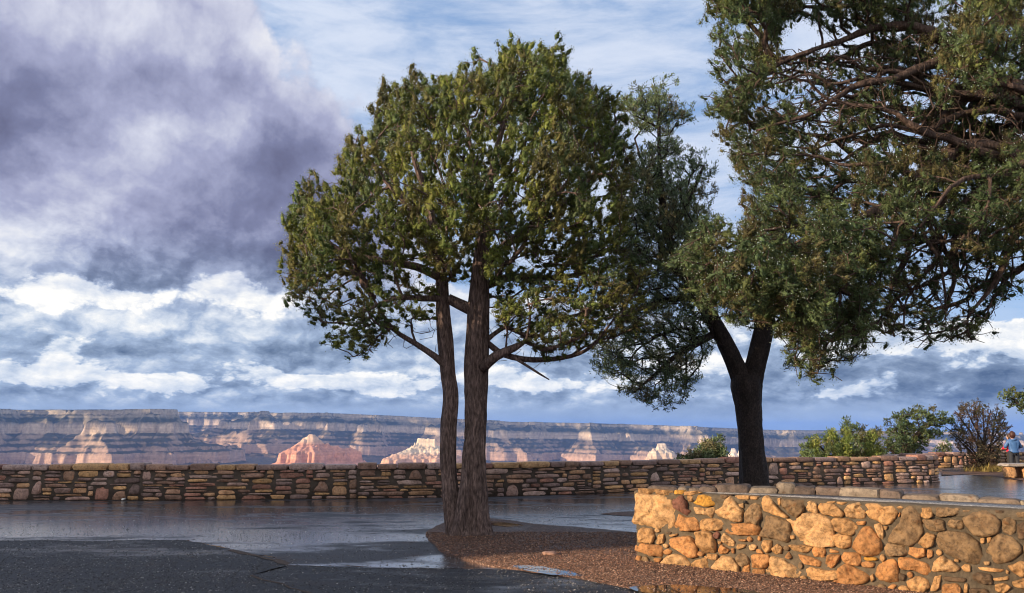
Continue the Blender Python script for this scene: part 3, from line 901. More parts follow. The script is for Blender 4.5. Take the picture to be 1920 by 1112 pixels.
# drain gap at the foot of the parapet with a pale pipe end
dp = gr(231, 939); 
acc = Acc()
V, F = loft([dp + [0, -0.06, .035], dp + [0, .1, .035]], [.02, .02], 10)
acc.add(V, F)
tag(acc.build('drain_pipe', mat_plain('pale_plastic', (.8, .8, .78), .4, .05), None), 'short pale drain pipe end poking from the foot of the long parapet wall', 'pipe')

# second parapet beyond the gap, behind the bare bush and the walkers
W2 = np.array([gr(*p)[:2] for p in [(1590, 884), (1680, 878.5), (1760, 877.5), (1850, 876.5), (1900, 876), (1990, 876), (2150, 875)]])
W2s, _ = resample(np.column_stack([W2, 0 * W2[:, 0]]), np.zeros(len(W2)), 0.4)
stone_wall(W2s[:, :2], 0.62, 0.45, 'farther low brown stone wall behind the bare bush and the walkers', 12, .03, nb=10)
# raised pier in it
pr = gr(1872, 876.5)
root = empty('stone_pier', pr, 'taller rough stone pier with rounded top beside the bare bush', 'pier')
acc = Acc(); r = np.random.default_rng(8); z = 0
while z < .86:
    h = r.uniform(.1, .17); x = -.75 + z * .22
    while x < .7 - z * .22:
        w = r.uniform(.25, .5)
        V, F = rock(pr + np.array([x + w / 2, -.25, z + h / 2]), (1, 0, 0), (0, 1, 0), (0, 0, 1), w - .015, .55, h - .012, int(r.integers(9999)), 5, .06, 6)
        acc.add(V, F, WPAL[r.integers(8)] * r.uniform(.8, 1.2)); x += w
    z += h
acc.build('facing', m_wall, root)

# ------------------------------------------------------------------ the sunlit planter in front
A3 = gr(1195, 1054); B3 = gr(1600, 1100)
Uax = (B3 - A3); Uax[2] = 0; Uax /= np.linalg.norm(Uax)
Nax = np.array([Uax[1], -Uax[0], 0])                    # towards the camera
TOPZ = 0.0
# height of the wall where its top-left corner shows
def on_face(px, py, off=0.0):
    d = ray(px, py); o = A3 + Nax * off
    return EYE + d * (np.dot(o - EYE, Nax) / np.dot(d, Nax))
TOPZ = float(np.mean([on_face(1200, 921)[2], on_face(1500, 934)[2], on_face(1800, 950)[2]]))
print('planter top', TOPZ, 'A', A3, 'U', Uax, [round(float(on_face(*q)[2]), 3) for q in [(1200, 921), (1500, 934), (1800, 950), (1910, 958)]])
def face_uw(px, py):
    p = on_face(px, py); return (float(np.dot(p - A3, Uax)), float(p[2]))
def place3(u, w, h):
    return A3 + np.asarray(u)[:, None] * Uax + np.asarray(h)[:, None] * Nax + np.asarray(w)[:, None] * np.array([0, 0, 1.0])

T, O, Y_, P_, D_, G_, K_ = (.36, .22, .105), (.36, .188, .080), (.43, .235, .045), (.42, .275, .145), (.15, .07, .055), (.195, .135, .08), (.10, .068, .044)  # G_, K_: grey stones, darkened further to carry shade at the right end
Z3 = [  # outlines traced from the stonework (enlarged pixels), colour
 (P_, 85,225, 200,245, 350,240, 375,330, 402,380, 385,500, 350,540, 200,505, 120,495, 42,480, 75,380, 78,280),
 (T, 88,170, 240,180, 235,222, 90,215), (T, 245,180, 385,195, 380,228, 250,225), (Y_, 410,188, 492,192, 490,225, 412,222), (T, 500,200, 600,195, 640,212, 560,232, 505,230),
 (D_, 400,260, 490,240, 520,300, 515,350, 555,370, 520,412, 405,340), (T, 530,235, 580,230, 570,290, 535,285),
 (Y_, 560,300, 610,235, 680,232, 730,245, 780,240, 815,290, 805,315, 700,332, 600,312), (P_, 590,340, 690,350, 760,340, 768,380, 735,432, 690,405, 610,400),
 (P_, 780,375, 850,335, 870,280, 915,250, 945,285, 1020,370, 1000,465, 920,455, 860,430, 790,415), (O, 410,500, 450,405, 520,440, 600,430, 630,545, 430,548),
 (T, 645,480, 680,445, 820,445, 862,505, 800,545, 665,550, 650,520), (T, 950,235, 1080,235, 1080,270, 970,268), (T, 1088,240, 1160,245, 1150,272, 1090,270),
 (P_, 985,312, 1030,305, 1030,350, 1000,335), (G_, 1050,390, 1100,330, 1155,290, 1190,380, 1185,430, 1150,495, 1110,475, 1050,480),
 (T, 1205,260, 1240,245, 1280,270, 1330,340, 1420,415, 1410,432, 1310,405, 1215,365, 1200,310), (T, 1335,265, 1360,255, 1370,300, 1355,330, 1340,310),
 (G_, 1375,270, 1440,275, 1580,285, 1560,370, 1500,430, 1440,385, 1395,345), (P_, 1595,310, 1640,285, 1690,315, 1690,395, 1600,370), (T, 1705,310, 1830,305, 1925,390, 1900,425, 1720,395),
 (O, 875,545, 890,495, 1020,490, 1140,495, 1168,530, 1160,590, 1010,590, 910,585), (G_, 1180,590, 1220,530, 1235,420, 1370,450, 1435,480, 1445,590, 1420,655, 1330,620, 1200,600),
 (P_, 1430,455, 1500,445, 1590,405, 1700,410, 1790,450, 1822,490, 1840,680, 1700,680, 1560,655, 1520,600, 1460,510),
 (T, 80,560, 130,530, 210,540, 225,600, 200,665, 140,650, 80,655), (T, 245,660, 265,590, 315,580, 310,660, 270,670), (O, 55,690, 100,668, 305,690, 290,785, 200,770, 60,720),
 (O, 345,655, 400,620, 550,605, 600,690, 605,780, 540,785, 440,720, 380,700), (T, 605,570, 680,560, 740,575, 775,660, 770,740, 680,750, 630,700, 610,630),
 (O, 310,735, 350,712, 385,735, 370,765, 320,760), (O, 50,830, 75,775, 110,780, 105,835), (O, 228,800, 300,795, 270,838, 230,825),
 (P_, 290,845, 350,780, 420,765, 500,790, 540,840, 510,890, 430,890, 350,870), (T, 555,880, 600,820, 690,795, 710,850, 705,905, 610,905),
 (O, 610,765, 630,735, 685,750, 660,780), (T, 670,790, 700,758, 790,765, 790,810, 750,815), (P_, 725,915, 780,835, 840,782, 920,800, 975,870, 975,930, 930,948, 830,940),
 (D_, 755,590, 790,555, 815,580, 800,620, 770,620), (P_, 830,620, 850,575, 900,600, 945,650, 940,690, 890,680), (O, 805,690, 840,680, 900,720, 880,750, 820,755),
 (T, 965,700, 985,670, 1050,675, 1040,700, 980,718), (P_, 1075,690, 1110,670, 1150,690, 1130,725, 1090,725), (T, 1190,710, 1220,640, 1285,640, 1275,720, 1235,748),
 (T, 1285,710, 1340,670, 1380,700, 1370,750, 1310,760), (G_, 960,790, 1010,740, 1060,780, 1080,840, 1020,875, 970,840), (O, 1000,950, 1040,860, 1080,860, 1080,950, 1040,968),
 (O, 1100,770, 1250,765, 1260,820, 1230,885, 1110,885), (O, 1112,900, 1220,895, 1205,950, 1115,945), (P_, 1225,940, 1280,790, 1370,805, 1470,870, 1545,920, 1520,960, 1440,985, 1330,970),
 (T, 1445,680, 1560,680, 1640,700, 1600,745, 1460,725), (O, 1650,720, 1680,690, 1765,700, 1750,790, 1665,780), (O, 1480,785, 1530,765, 1640,790, 1720,830, 1700,870, 1580,845),
 (O, 1400,790, 1435,740, 1465,790, 1440,805), (O, 1140,720, 1180,715, 1210,755, 1150,750), (T, 1590,910, 1640,880, 1760,905, 1830,910, 1930,925, 1925,975, 1800,990, 1650,995, 1600,960),
 (K_, 330,565, 385,562, 370,580, 335,578), (T, 360,590, 440,575, 430,595, 370,608), (O, 975,630, 1055,628, 1050,645, 985,645), (T, 800,645, 830,650, 825,675, 800,670),
 (O, 920,710, 950,710, 945,755, 925,750), (T, 1450,595, 1485,590, 1490,625, 1455,628), (O, 650,268, 655,268, 652,272), (K_, 820,225, 930,232, 860,262, 825,258), (O, 1160,600, 1185,605, 1182,640, 1158,635)]
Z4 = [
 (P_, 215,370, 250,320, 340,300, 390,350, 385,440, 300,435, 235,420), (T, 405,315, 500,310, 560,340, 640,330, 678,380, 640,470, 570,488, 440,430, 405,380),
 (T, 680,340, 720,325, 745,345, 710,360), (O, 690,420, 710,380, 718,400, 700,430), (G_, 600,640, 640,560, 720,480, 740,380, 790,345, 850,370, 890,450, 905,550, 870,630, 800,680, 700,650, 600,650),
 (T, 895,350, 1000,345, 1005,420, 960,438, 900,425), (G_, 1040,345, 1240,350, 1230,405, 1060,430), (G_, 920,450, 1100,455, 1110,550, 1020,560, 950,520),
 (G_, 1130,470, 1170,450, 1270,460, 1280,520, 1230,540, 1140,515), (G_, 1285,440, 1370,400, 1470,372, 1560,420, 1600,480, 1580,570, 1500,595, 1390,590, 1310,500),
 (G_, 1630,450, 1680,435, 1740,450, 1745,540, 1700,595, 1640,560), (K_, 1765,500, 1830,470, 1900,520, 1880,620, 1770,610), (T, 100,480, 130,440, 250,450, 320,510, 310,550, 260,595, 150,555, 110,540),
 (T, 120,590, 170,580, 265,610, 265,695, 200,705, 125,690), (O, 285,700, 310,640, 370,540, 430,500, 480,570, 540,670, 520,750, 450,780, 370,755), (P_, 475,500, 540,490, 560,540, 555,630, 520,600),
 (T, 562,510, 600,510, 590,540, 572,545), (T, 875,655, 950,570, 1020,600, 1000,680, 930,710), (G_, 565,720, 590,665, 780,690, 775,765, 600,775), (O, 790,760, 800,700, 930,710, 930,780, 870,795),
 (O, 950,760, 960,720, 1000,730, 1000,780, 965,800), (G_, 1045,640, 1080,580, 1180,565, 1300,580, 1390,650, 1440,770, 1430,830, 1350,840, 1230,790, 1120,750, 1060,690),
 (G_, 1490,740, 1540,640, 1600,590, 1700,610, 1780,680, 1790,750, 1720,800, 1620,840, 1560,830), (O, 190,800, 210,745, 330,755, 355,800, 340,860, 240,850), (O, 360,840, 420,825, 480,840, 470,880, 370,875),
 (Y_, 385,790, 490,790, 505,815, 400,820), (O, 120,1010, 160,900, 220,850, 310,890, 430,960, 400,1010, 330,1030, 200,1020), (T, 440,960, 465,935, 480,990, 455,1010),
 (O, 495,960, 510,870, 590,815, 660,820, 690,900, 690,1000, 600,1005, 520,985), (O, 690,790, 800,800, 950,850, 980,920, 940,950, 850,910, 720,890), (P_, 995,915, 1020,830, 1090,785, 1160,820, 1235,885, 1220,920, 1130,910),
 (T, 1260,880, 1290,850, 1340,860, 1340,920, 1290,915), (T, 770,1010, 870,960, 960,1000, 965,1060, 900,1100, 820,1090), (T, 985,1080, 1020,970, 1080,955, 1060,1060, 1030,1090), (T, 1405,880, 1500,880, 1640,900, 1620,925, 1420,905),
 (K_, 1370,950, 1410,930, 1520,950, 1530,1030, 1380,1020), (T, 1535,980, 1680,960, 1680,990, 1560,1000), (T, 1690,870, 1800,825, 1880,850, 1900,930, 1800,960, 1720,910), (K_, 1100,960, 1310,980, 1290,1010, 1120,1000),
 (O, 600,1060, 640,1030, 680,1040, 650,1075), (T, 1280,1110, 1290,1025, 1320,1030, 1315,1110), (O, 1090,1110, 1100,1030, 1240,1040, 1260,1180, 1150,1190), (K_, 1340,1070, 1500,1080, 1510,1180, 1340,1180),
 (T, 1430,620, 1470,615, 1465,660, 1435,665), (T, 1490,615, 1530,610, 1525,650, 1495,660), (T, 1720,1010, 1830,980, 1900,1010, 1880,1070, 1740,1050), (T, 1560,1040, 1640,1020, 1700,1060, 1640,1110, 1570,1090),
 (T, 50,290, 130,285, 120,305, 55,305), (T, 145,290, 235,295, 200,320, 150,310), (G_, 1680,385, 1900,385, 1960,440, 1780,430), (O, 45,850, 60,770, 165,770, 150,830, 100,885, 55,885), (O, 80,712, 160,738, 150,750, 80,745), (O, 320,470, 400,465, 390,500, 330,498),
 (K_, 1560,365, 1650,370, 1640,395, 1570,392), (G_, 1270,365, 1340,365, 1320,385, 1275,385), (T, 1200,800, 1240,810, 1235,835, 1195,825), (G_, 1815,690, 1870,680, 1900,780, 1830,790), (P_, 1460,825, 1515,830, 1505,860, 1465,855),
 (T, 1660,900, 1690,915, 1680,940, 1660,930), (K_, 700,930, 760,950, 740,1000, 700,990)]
def conv(z, x0):
    c = z[0]; q = np.array(z[1:], float).reshape(-1, 2)
    return c, np.array([face_uw(x0 + x / 4.792, 880 + y / 4.792) for x, y in q])
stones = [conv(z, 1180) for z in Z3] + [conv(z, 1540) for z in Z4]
stones = [(c, q) for c, q in stones if np.ptp(q[:, 0]) > .02]
umax = max(q[:, 0].max() for _, q in stones)
LEN3 = umax + 1.9
# fill: small stones and the unseen continuation
r = np.random.default_rng(31)
boxes = [(q.min(0), q.max(0)) for _, q in stones]
polys = [q for _, q in stones]
def free(u, w, rad):
    ang = np.arange(8) * np.pi / 4
    pts = np.array([[u, w]] + [[u + rad * math.cos(a), w + rad * math.sin(a)] for a in ang])
    for (lo, hi), q in zip(boxes, polys):
        if u + rad < lo[0] or u - rad > hi[0] or w + rad < lo[1] or w - rad > hi[1]: continue
        if in_poly(pts, q).any(): return False
        if np.min(np.linalg.norm(q - [u, w], axis=1)) < rad: return False
    return True
for rad, tries in ((.19, 500), (.12, 900), (.075, 1500), (.045, 2600), (.03, 2200)):
    for _ in range(tries):
        u = r.uniform(.02, LEN3 - .05); w = r.uniform(.01, TOPZ - .07)
        if u < umax - .15 and rad > .06: continue
        if free(u, w, rad + .008):
            n = 7; a = np.arange(n) * 2 * np.pi / n + r.uniform(0, 6)
            ex = r.uniform(.8, 1.25)
            q = np.stack([u + rad * ex * np.cos(a) * r.uniform(.85, 1.1, n), w + rad / ex * np.sin(a) * r.uniform(.85, 1.1, n)], -1)
            stones.append(((T, O, G_, P_)[r.integers(4)], q)); boxes.append((q.min(0), q.max(0))); polys.append(q)
planter = empty('stone_planter', A3, 'sunlit raised stone planter of golden rubble set in grey mortar, nearest the viewer', 'planter')
m_gold = mat_stone('golden_limestone', 0.8, 1.0, 0.8)
acc = Acc()
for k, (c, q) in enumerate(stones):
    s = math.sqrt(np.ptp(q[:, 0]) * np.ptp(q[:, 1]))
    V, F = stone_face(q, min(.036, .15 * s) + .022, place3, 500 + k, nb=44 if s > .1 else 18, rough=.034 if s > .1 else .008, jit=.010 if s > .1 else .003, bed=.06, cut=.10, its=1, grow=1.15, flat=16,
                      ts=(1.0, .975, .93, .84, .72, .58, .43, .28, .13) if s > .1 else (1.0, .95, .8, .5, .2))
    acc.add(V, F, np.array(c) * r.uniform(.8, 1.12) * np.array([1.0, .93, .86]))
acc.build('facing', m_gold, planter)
print('stones', len(stones), 'umax', umax)

# planter plan: front corner A, end corner C behind it, kerb D, E
C3 = gr(1216, 918, TOPZ); D3 = gr(1530, 926, TOPZ); E3 = gr(1925, 945, TOPZ)
END = A3 + Uax * LEN3
def poly_block(pts, z0, z1, mat, name, parent):
    pts = np.asarray(pts, float)[:, :2]
    a = 0.5 * np.sum(pts[:, 0] * np.roll(pts[:, 1], -1) - np.roll(pts[:, 0], -1) * pts[:, 1])
    if a < 0: pts = pts[::-1]
    n = len(pts); k = np.arange(n)
    V = [[x, y, z1] for x, y in pts] + [[x, y, z0] for x, y in pts]
    return mk(name, V, [np.array([list(range(n))]), np.stack([k, k + n, (k + 1) % n + n, (k + 1) % n], 1)], mat, parent)
m_mort, tm_, bm_, pm_ = material('grey_mortar')
mn = tm_.noise(pm_, 18, 6, 0.65)
tm_.put(bm_.inputs['Base Color'], tm_.ramp(mn, [(.3, (.055, .042, .028)), (.7, (.125, .095, .064))])); bm_.inputs['Roughness'].default_value = .92
tm_.put(bm_.inputs['Normal'], tm_.bump(tm_.m('ADD', mn, tm_.m('MULTIPLY', tm_.noise(pm_, 110, 4, .7), .5)), .9, .02))
F2 = E3 + (E3 - D3) / np.linalg.norm(E3 - D3) * 1.8
BK = np.array([.16, .26, 0])
ring = [A3 - Nax * 0.0, C3 + BK * .4, D3 + BK, E3 + BK, F2 + BK, END]
# body, with a slightly rough mortared face
poly_block(ring, -.2, TOPZ - .035, m_mort, 'mortar', planter)
# flat mortar lip along the front top edge
acc = Acc()
u = 0.0; k = 0
rr = np.random.default_rng(77)
Lp, Wd_ = LEN3, .26
nU = int(Lp / .05)
us = np.linspace(-.01, Lp, nU); vs = np.linspace(0, 1, 7)
prof_h = np.array([.012, .022, .01, -.06, -.14, -.20, -Wd_]); prof_z = np.array([-.085, -.05, -.008, .0, .002, -.003, -.03])
UU, _v = np.meshgrid(us, vs, indexing='ij')
hh = prof_h[None] + .012 * fbm(np.stack([UU * 5, _v * 3, 0 * UU], -1), 3, 5) * (np.arange(7)[None] > 0)
zz = TOPZ + prof_z[None] + .012 * fbm(np.stack([UU * 4, _v * 4, 0 * UU + 4], -1), 4, 6)
V = place3(UU.ravel(), zz.ravel(), hh.ravel())
ii = np.arange(nU * 7).reshape(nU, 7)
F = np.stack([ii[:-1, :-1], ii[1:, :-1], ii[1:, 1:], ii[:-1, 1:]], -1).reshape(-1, 4)
mk('mortar_lip', V, F, m_mort, planter)
# gravel bed
m_bed, tb, bb, pb = material('grey_gravel')
vv = tb.voro(pb, 60, 'F1', 'Color'); vd = tb.voro(pb, 60, 'F1', 'Distance')
sb = tb.node('ShaderNodeSeparateColor'); tb.put(sb.inputs[0], vv)
tb.put(bb.inputs['Base Color'], tb.ramp(sb.outputs[0], [(0, (.10, .095, .095)), (.5, (.24, .23, .23)), (1, (.5, .48, .47))])); bb.inputs['Roughness'].default_value = .6
tb.put(bb.inputs['Normal'], tb.bump(tb.m('SUBTRACT', 1, vd), .8, .012))
inn = np.array(ring)[:, :2]; cen = inn.mean(0)
bedp = [A3 - Nax * .2 + Uax * .25, C3, D3, E3, F2, END - Nax * .2]
o = sheet('gravel_bed', bedp, TOPZ - .006, m_bed, .02, None, planter)
# kerb of rough blocks on the back edges and the end
acc = Acc()
def kerb(a, b, h0, h1, seed, wet_shade):  # last factor dims the already dark blocks further, standing in for shade
    d = b - a; L = float(np.hypot(d[0], d[1])); ax = np.array([d[0] / L, d[1] / L, 0]); ay = np.array([-ax[1], ax[0], 0])
    r = np.random.default_rng(seed); u = 0; k = 0
    while u < L - .04:
        w = min(r.uniform(.12, .42), L - u); t = (u + w / 2) / L
        h = (h0 * (1 - t) + h1 * t) * r.uniform(.72, 1.2)
        c = a + ax * (u + w / 2) + ay * .09; c = np.array([c[0], c[1], TOPZ + h / 2 - .07])
        V, F = rock(c, ax, ay, (0, 0, 1), w + .015, .26 * r.uniform(.9, 1.1), h + .1, seed * 31 + k, 8, .09, 6)
        acc.add(V, F, np.array(([.26, .20, .16], [.33, .27, .22], [.20, .15, .13], [.38, .31, .23])[r.integers(4)]) * wet_shade)
        u += w; k += 1
kerb(C3, D3, .055, .135, 5, .5); kerb(D3, E3, .12, .06, 6, .62); kerb(E3, F2, .06, .05, 7, 1.0)
acc.build('kerb', m_wall, planter)
# weep hole
wp_ = on_face(1399, 941)
V, F = loft([wp_ - Nax * .02, wp_ + Nax * .05], [.016, .016], 12)
mk('weep_pipe', V, F, mat_plain('black_pipe', (.012, .011, .010), .6, .1), planter)

# a flat pale stone lying on the earth
p0 = gr(1030, 1039.5, .03)
V, F = rock(p0 + np.array([0, 0, .012]), (1, 0, 0), (0, 1, 0), (0, 0, 1), .17, .13, .055, 3, 7, .14, 2.6)
tag(mk('rock', V, F, m_gold, None, np.array([.36, .22, .17]), True), 'small flat pinkish rock lying on the red gravel under the juniper', 'rock')

# ------------------------------------------------------------------ stone bench at the right edge
bp = gr(1893, 897)
bench = empty('stone_bench', bp, 'low stone bench with damp flat slab on rough orange legs at the right edge', 'bench')
acc = Acc()
V, F = rock(bp + np.array([.95, .28, .43]), (1, 0, 0), (0, 1, 0), (0, 0, 1), 2.0, .62, .10, 4, 8, .02, 10)
mk('slab', V, F, m_wall, bench, np.array([.30, .27, .26]))
for dx, w in ((.12, .26), (.62, .22), (1.1, .24), (1.65, .26)):
    V, F = rock(bp + np.array([dx + .05, .26, .19]), (1, 0, 0), (0, 1, 0), (0, 0, 1), w, .42, .42, int(dx * 100), 7, .09, 4)
    mk('leg', V, F, m_gold, bench, np.array([.42, .24, .12]))
V, F = rock(bp + np.array([.9, .42, .17]), (1, 0, 0), (0, 1, 0), (0, 0, 1), 1.5, .2, .36, 14, 7, .06, 6)
mk('infill', V, F, m_wall, bench, np.array([.16, .09, .06]))

# ------------------------------------------------------------------ trees
def poly_dist(p, poly):
    d = np.full(len(p), 1e9); n = len(poly)
    for i in range(n):
        a, b = poly[i], poly[(i + 1) % n]
        v = b - a; t = np.clip(((p - a) @ v) / max(v @ v, 1e-9), 0, 1)
        d = np.minimum(d, np.linalg.norm(p - a - t[:, None] * v, axis=1))
    return d

def fill_region(poly, n, sp, Y0, T, r, shell=0.45, edge=60, existing=None, gap=None, margin=0):
    """clump centres scattered in depth behind an outline: world points"""
    poly = np.array(poly, float)
    lo, hi = poly.min(0), poly.max(0)
    out = [] if existing is None else existing
    k0 = len(out); tries = 0
    while len(out) - k0 < n and tries < n * 60:
        tries += 1
        p = r.uniform(lo, hi)[None]
        if not in_poly(p, poly)[0]: continue
        dd = poly_dist(p, poly)[0]
        half = T * math.sqrt(min(1, dd / edge))
        t = r.uniform(-1, 1); t = math.copysign(abs(t) ** shell, t)
        w = at(p[0, 0], p[0, 1], Y0 + half * t)
        if margin and dd < margin: continue
        if gap is not None and fbm(w[None] * gap[0] + k0, 2, 5)[0] < gap[1]: continue
        if out:
            q = np.array(out)
            if np.min(np.linalg.norm(q - w, axis=1)) < sp: continue
        out.append(w)
    return out

class Skeleton:
    def __init__(s, step=0.13, seed=1, alpha=0.28):
        s.P = np.zeros((90000, 3)); s.par = np.full(90000, -1); s.plen = np.zeros(90000); s.fix = np.zeros(90000); s.n = 0
        s.step = step; s.r = np.random.default_rng(seed); s.alpha = alpha; s.ok = np.ones(90000, bool)
    def push(s, p, par, fix=0.0, ok=True):
        i = s.n; s.P[i] = p; s.par[i] = par; s.fix[i] = fix; s.ok[i] = ok
        s.plen[i] = 0 if par < 0 else s.plen[par] + np.linalg.norm(p - s.P[par]); s.n += 1
        return i
    def stem(s, pts, rad, attach=True, free_from=0.0):
        pts, rad = resample(pts, rad, s.step)
        par = -1
        if s.n and attach:
            d = np.linalg.norm(s.P[:s.n] - pts[0], axis=1); par = int(np.argmin(d))
        L = len(pts)
        for k in range(L):
            par = s.push(pts[k], par, rad[k], k >= free_from * L)
        return pts, rad
    def reach(s, target, wig=0.12, up=0.1, maxd=None):
        d = np.linalg.norm(s.P[:s.n] - target, axis=1)
        cost = d + s.alpha * s.plen[:s.n] + np.where(s.ok[:s.n], 0, 1e3)
        j = int(np.argmin(cost)); D = d[j]
        k = max(1, int(D / s.step))
        a = s.P[j]
        g = s.par[j]
        dirp = (a - s.P[g]) if g >= 0 else np.array([0, 0, 1.0])
        dirp = dirp / max(np.linalg.norm(dirp), 1e-6)
        c = a + (target - a) * 0.45 + dirp * D * 0.16 + np.array([0, 0, up * D]) + s.r.normal(0, wig * D * 0.5, 3)
        par = j
        for i in range(1, k + 1):
            t = i / k
            p = (1 - t) ** 2 * a + 2 * t * (1 - t) * c + t * t * target
            if i < k: p = p + s.r.normal(0, 0.09 * s.step, 3)
            par = s.push(p, par)
        return par
    def radii(s, tip=0.0035, ex=2.3, cap=0.09):
        acc = np.zeros(s.n)
        for i in range(s.n - 1, -1, -1):
            if acc[i] == 0: acc[i] = tip ** ex
            if s.par[i] >= 0: acc[s.par[i]] += acc[i]
        return np.minimum(acc ** (1 / ex), cap)
    def mesh(s, acc, tip=0.0035, ex=2.3, cap=0.09, skip_fixed=True, col=None):
        rad = s.radii(tip, ex, cap)
        i = np.arange(s.n); i = i[(s.par[:s.n] >= 0) & (s.fix[:s.n] == 0)]
        p = s.par[i]
        R1 = rad[i]; R0 = np.minimum(rad[p], R1 * 1.35)
        R0 = np.where(s.fix[p] > 0, R1 * 1.25, R0)
        for lo, hi, n in ((0, .007, 3), (.007, .02, 5), (.02, 9, 9)):
            m = (R1 >= lo) & (R1 < hi)
            if m.any():
                V, F = tubes(s.P[p[m]], s.P[i[m]] + (s.P[i[m]] - s.P[p[m]]) * .06, R0[m], R1[m], n)
                acc.add(V, F)

def sprays(P, A, nb, length, width, spread, cols, r, jitter=0.02, cv=0.22, plume=None):
    """leafy tufts: many narrow kite blades per tuft.  P tips, A axes"""
    m = len(P)
    A = A / np.maximum(np.linalg.norm(A, axis=1, keepdims=True), 1e-6)
    D = A[:, None, :] + spread * r.normal(0, 1, (m, nb, 3))
    D /= np.linalg.norm(D, axis=2, keepdims=True)
    u = r.uniform(0, 1.0, (m, nb, 1))
    pl = length * 1.1 if plume is None else plume * r.uniform(.65, 1.3, (m, 1, 1))
    B = P[:, None, :] + r.normal(0, jitter, (m, nb, 3)) * (.35 + .65 * u) - A[:, None, :] * pl * u
    L = length * r.uniform(.6, 1.25, (m, nb, 1)); Wd = width * r.uniform(.7, 1.3, (m, nb, 1))
    N = np.cross(D, r.normal(0, 1, (m, nb, 3))); N /= np.linalg.norm(N, axis=2, keepdims=True)
    bend = np.cross(D, N) * L * .12
    V = np.stack([B, B + D * L * .5 + N * Wd * .5 + bend, B + D * L, B + D * L * .5 - N * Wd * .5 + bend], 2).reshape(-1, 3)
    F = np.arange(m * nb * 4).reshape(-1, 4)
    C = cols[:, None, :] * (1 + r.normal(0, cv, (m, nb, 1))) * (1 + r.normal(0, .05, (m, nb, 3)))
    return V, F, np.repeat(np.clip(C, .006, .9).reshape(-1, 3), 4, 0)

def plumes(P, A, length, rad, cols, r):
    """dense scaly body of each tuft: a knobbly spindle"""
    m = len(P); A = A / np.maximum(np.linalg.norm(A, axis=1, keepdims=True), 1e-6)
    X, Y = frames(A)
    n, zs, rs = 7, np.array([0.0, .2, .42, .64, .86]), np.array([.3, .9, 1.0, .8, .45])
    th = np.arange(n) * 2 * np.pi / n
    L = length * r.uniform(.65, 1.3, (m, 1, 1)); Rd = rad * r.uniform(.7, 1.3, (m, 1, 1))
    k = rs[None, :, None] * Rd * r.uniform(.5, 1.5, (m, 5, n))
    base = P - A * L[:, :, 0] * .95
    V = base[:, None, None, :] + A[:, None, None, :] * (zs[None, :, None] * L)[..., None] + X[:, None, None, :] * (k * np.cos(th))[..., None] + Y[:, None, None, :] * (k * np.sin(th))[..., None]
    V = V + r.normal(0, rad * .26, V.shape)
    V = V.reshape(m, 5 * n, 3)
    V = np.concatenate([V, P[:, None, :]], 1)
    q = []
    for a in range(4):
        for b in range(n): q.append([a * n + b, a * n + (b + 1) % n, (a + 1) * n + (b + 1) % n, (a + 1) * n + b])
    t3 = [[4 * n + b, 4 * n + (b + 1) % n, 5 * n] for b in range(n)]
    off = (np.arange(m) * (5 * n + 1))[:, None, None]
    C = cols[:, None, :] * (1 + r.normal(0, .20, (m, 5 * n + 1, 1)))
    return V.reshape(-1, 3), [(np.array(q)[None] + off).reshape(-1, 4), (np.array(t3)[None] + off).reshape(-1, 3)], np.clip(C, .006, .9).reshape(-1, 3)

def leafy(lv, P, A, nb, length, width, spread, cols, r, jitter, plume, rad):
    cols = cols * (1 + r.normal(0, .15, (len(P), 1)))
    V, F, C = plumes(P - A / np.maximum(np.linalg.norm(A, axis=1, keepdims=True), 1e-6) * plume * .12, A, plume * .80, rad, cols, r); lv.add(V, F, C)
    V, F, C = sprays(P, A, nb, length, width, spread, cols, r, jitter, .2, plume); lv.add(V, F, C)

def berries(P, rad, r):
    base = np.array([[1, 0, 0], [-1, 0, 0], [0, 1, 0], [0, -1, 0], [0, 0, 1], [0, 0, -1]], float)
    fac = np.array([[0, 2, 4], [2, 1, 4], [1, 3, 4], [3, 0, 4], [2, 0, 5], [1, 2, 5], [3, 1, 5], [0, 3, 5]])
    V = (base[None] * rad + P[:, None]).reshape(-1, 3)
    return V, (fac[None] + (np.arange(len(P)) * 6)[:, None, None]).reshape(-1, 3)

def tuft_axes(P, Par, centre, r, up=0.7, out=0.5, along=0.6, rnd=.45):
    a = P - Par; a /= np.maximum(np.linalg.norm(a, axis=1, keepdims=True), 1e-6)
    o = P - centre; o /= np.maximum(np.linalg.norm(o, axis=1, keepdims=True), 1e-6)
    return along * a + out * o + np.array([0, 0, up]) + r.normal(0, rnd, P.shape)

def flutes(seed, k=5, amp=.16, base=None):
    def f(th, z, rad):
        w = th + .35 * np.sin(z * .9 + seed)
        q = np.stack([np.cos(w) * k * .5, np.sin(w) * k * .5, z * .35 + 0 * th], -1)
        s = 1 + amp * fbm(q + seed, 3, seed) * 1.6
        q2 = np.stack([np.cos(w) * 7, np.sin(w) * 7, z * .8 + 0 * th], -1)
        return s + .085 * fbm(q2 * np.array([1.3, 1.3, 1]) + seed, 4, seed + 3, .65)
    return f

m_bark1 = mat_bark('juniper_bark', (.088, .062, .058), (.205, .148, .136))
m_bark3 = mat_bark('dark_juniper_bark', (.062, .042, .036), (.135, .095, .082))
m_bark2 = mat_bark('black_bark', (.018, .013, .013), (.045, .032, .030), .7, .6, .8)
m_twig = mat_plain('dark_twig', (.040, .029, .026), .85, .4, 14, .2, .2)
m_twig3 = mat_plain('brown_twig', (.060, .040, .034), .85, .5, 9, .2, .2)
m_leaf = mat_leaf('juniper_scale_leaves', .28)
m_leaf2 = mat_leaf('pine_needles', .18)
m_berry = mat_plain('blue_berry', (.36, .42, .48), .6, .3, 60, 0, .3)

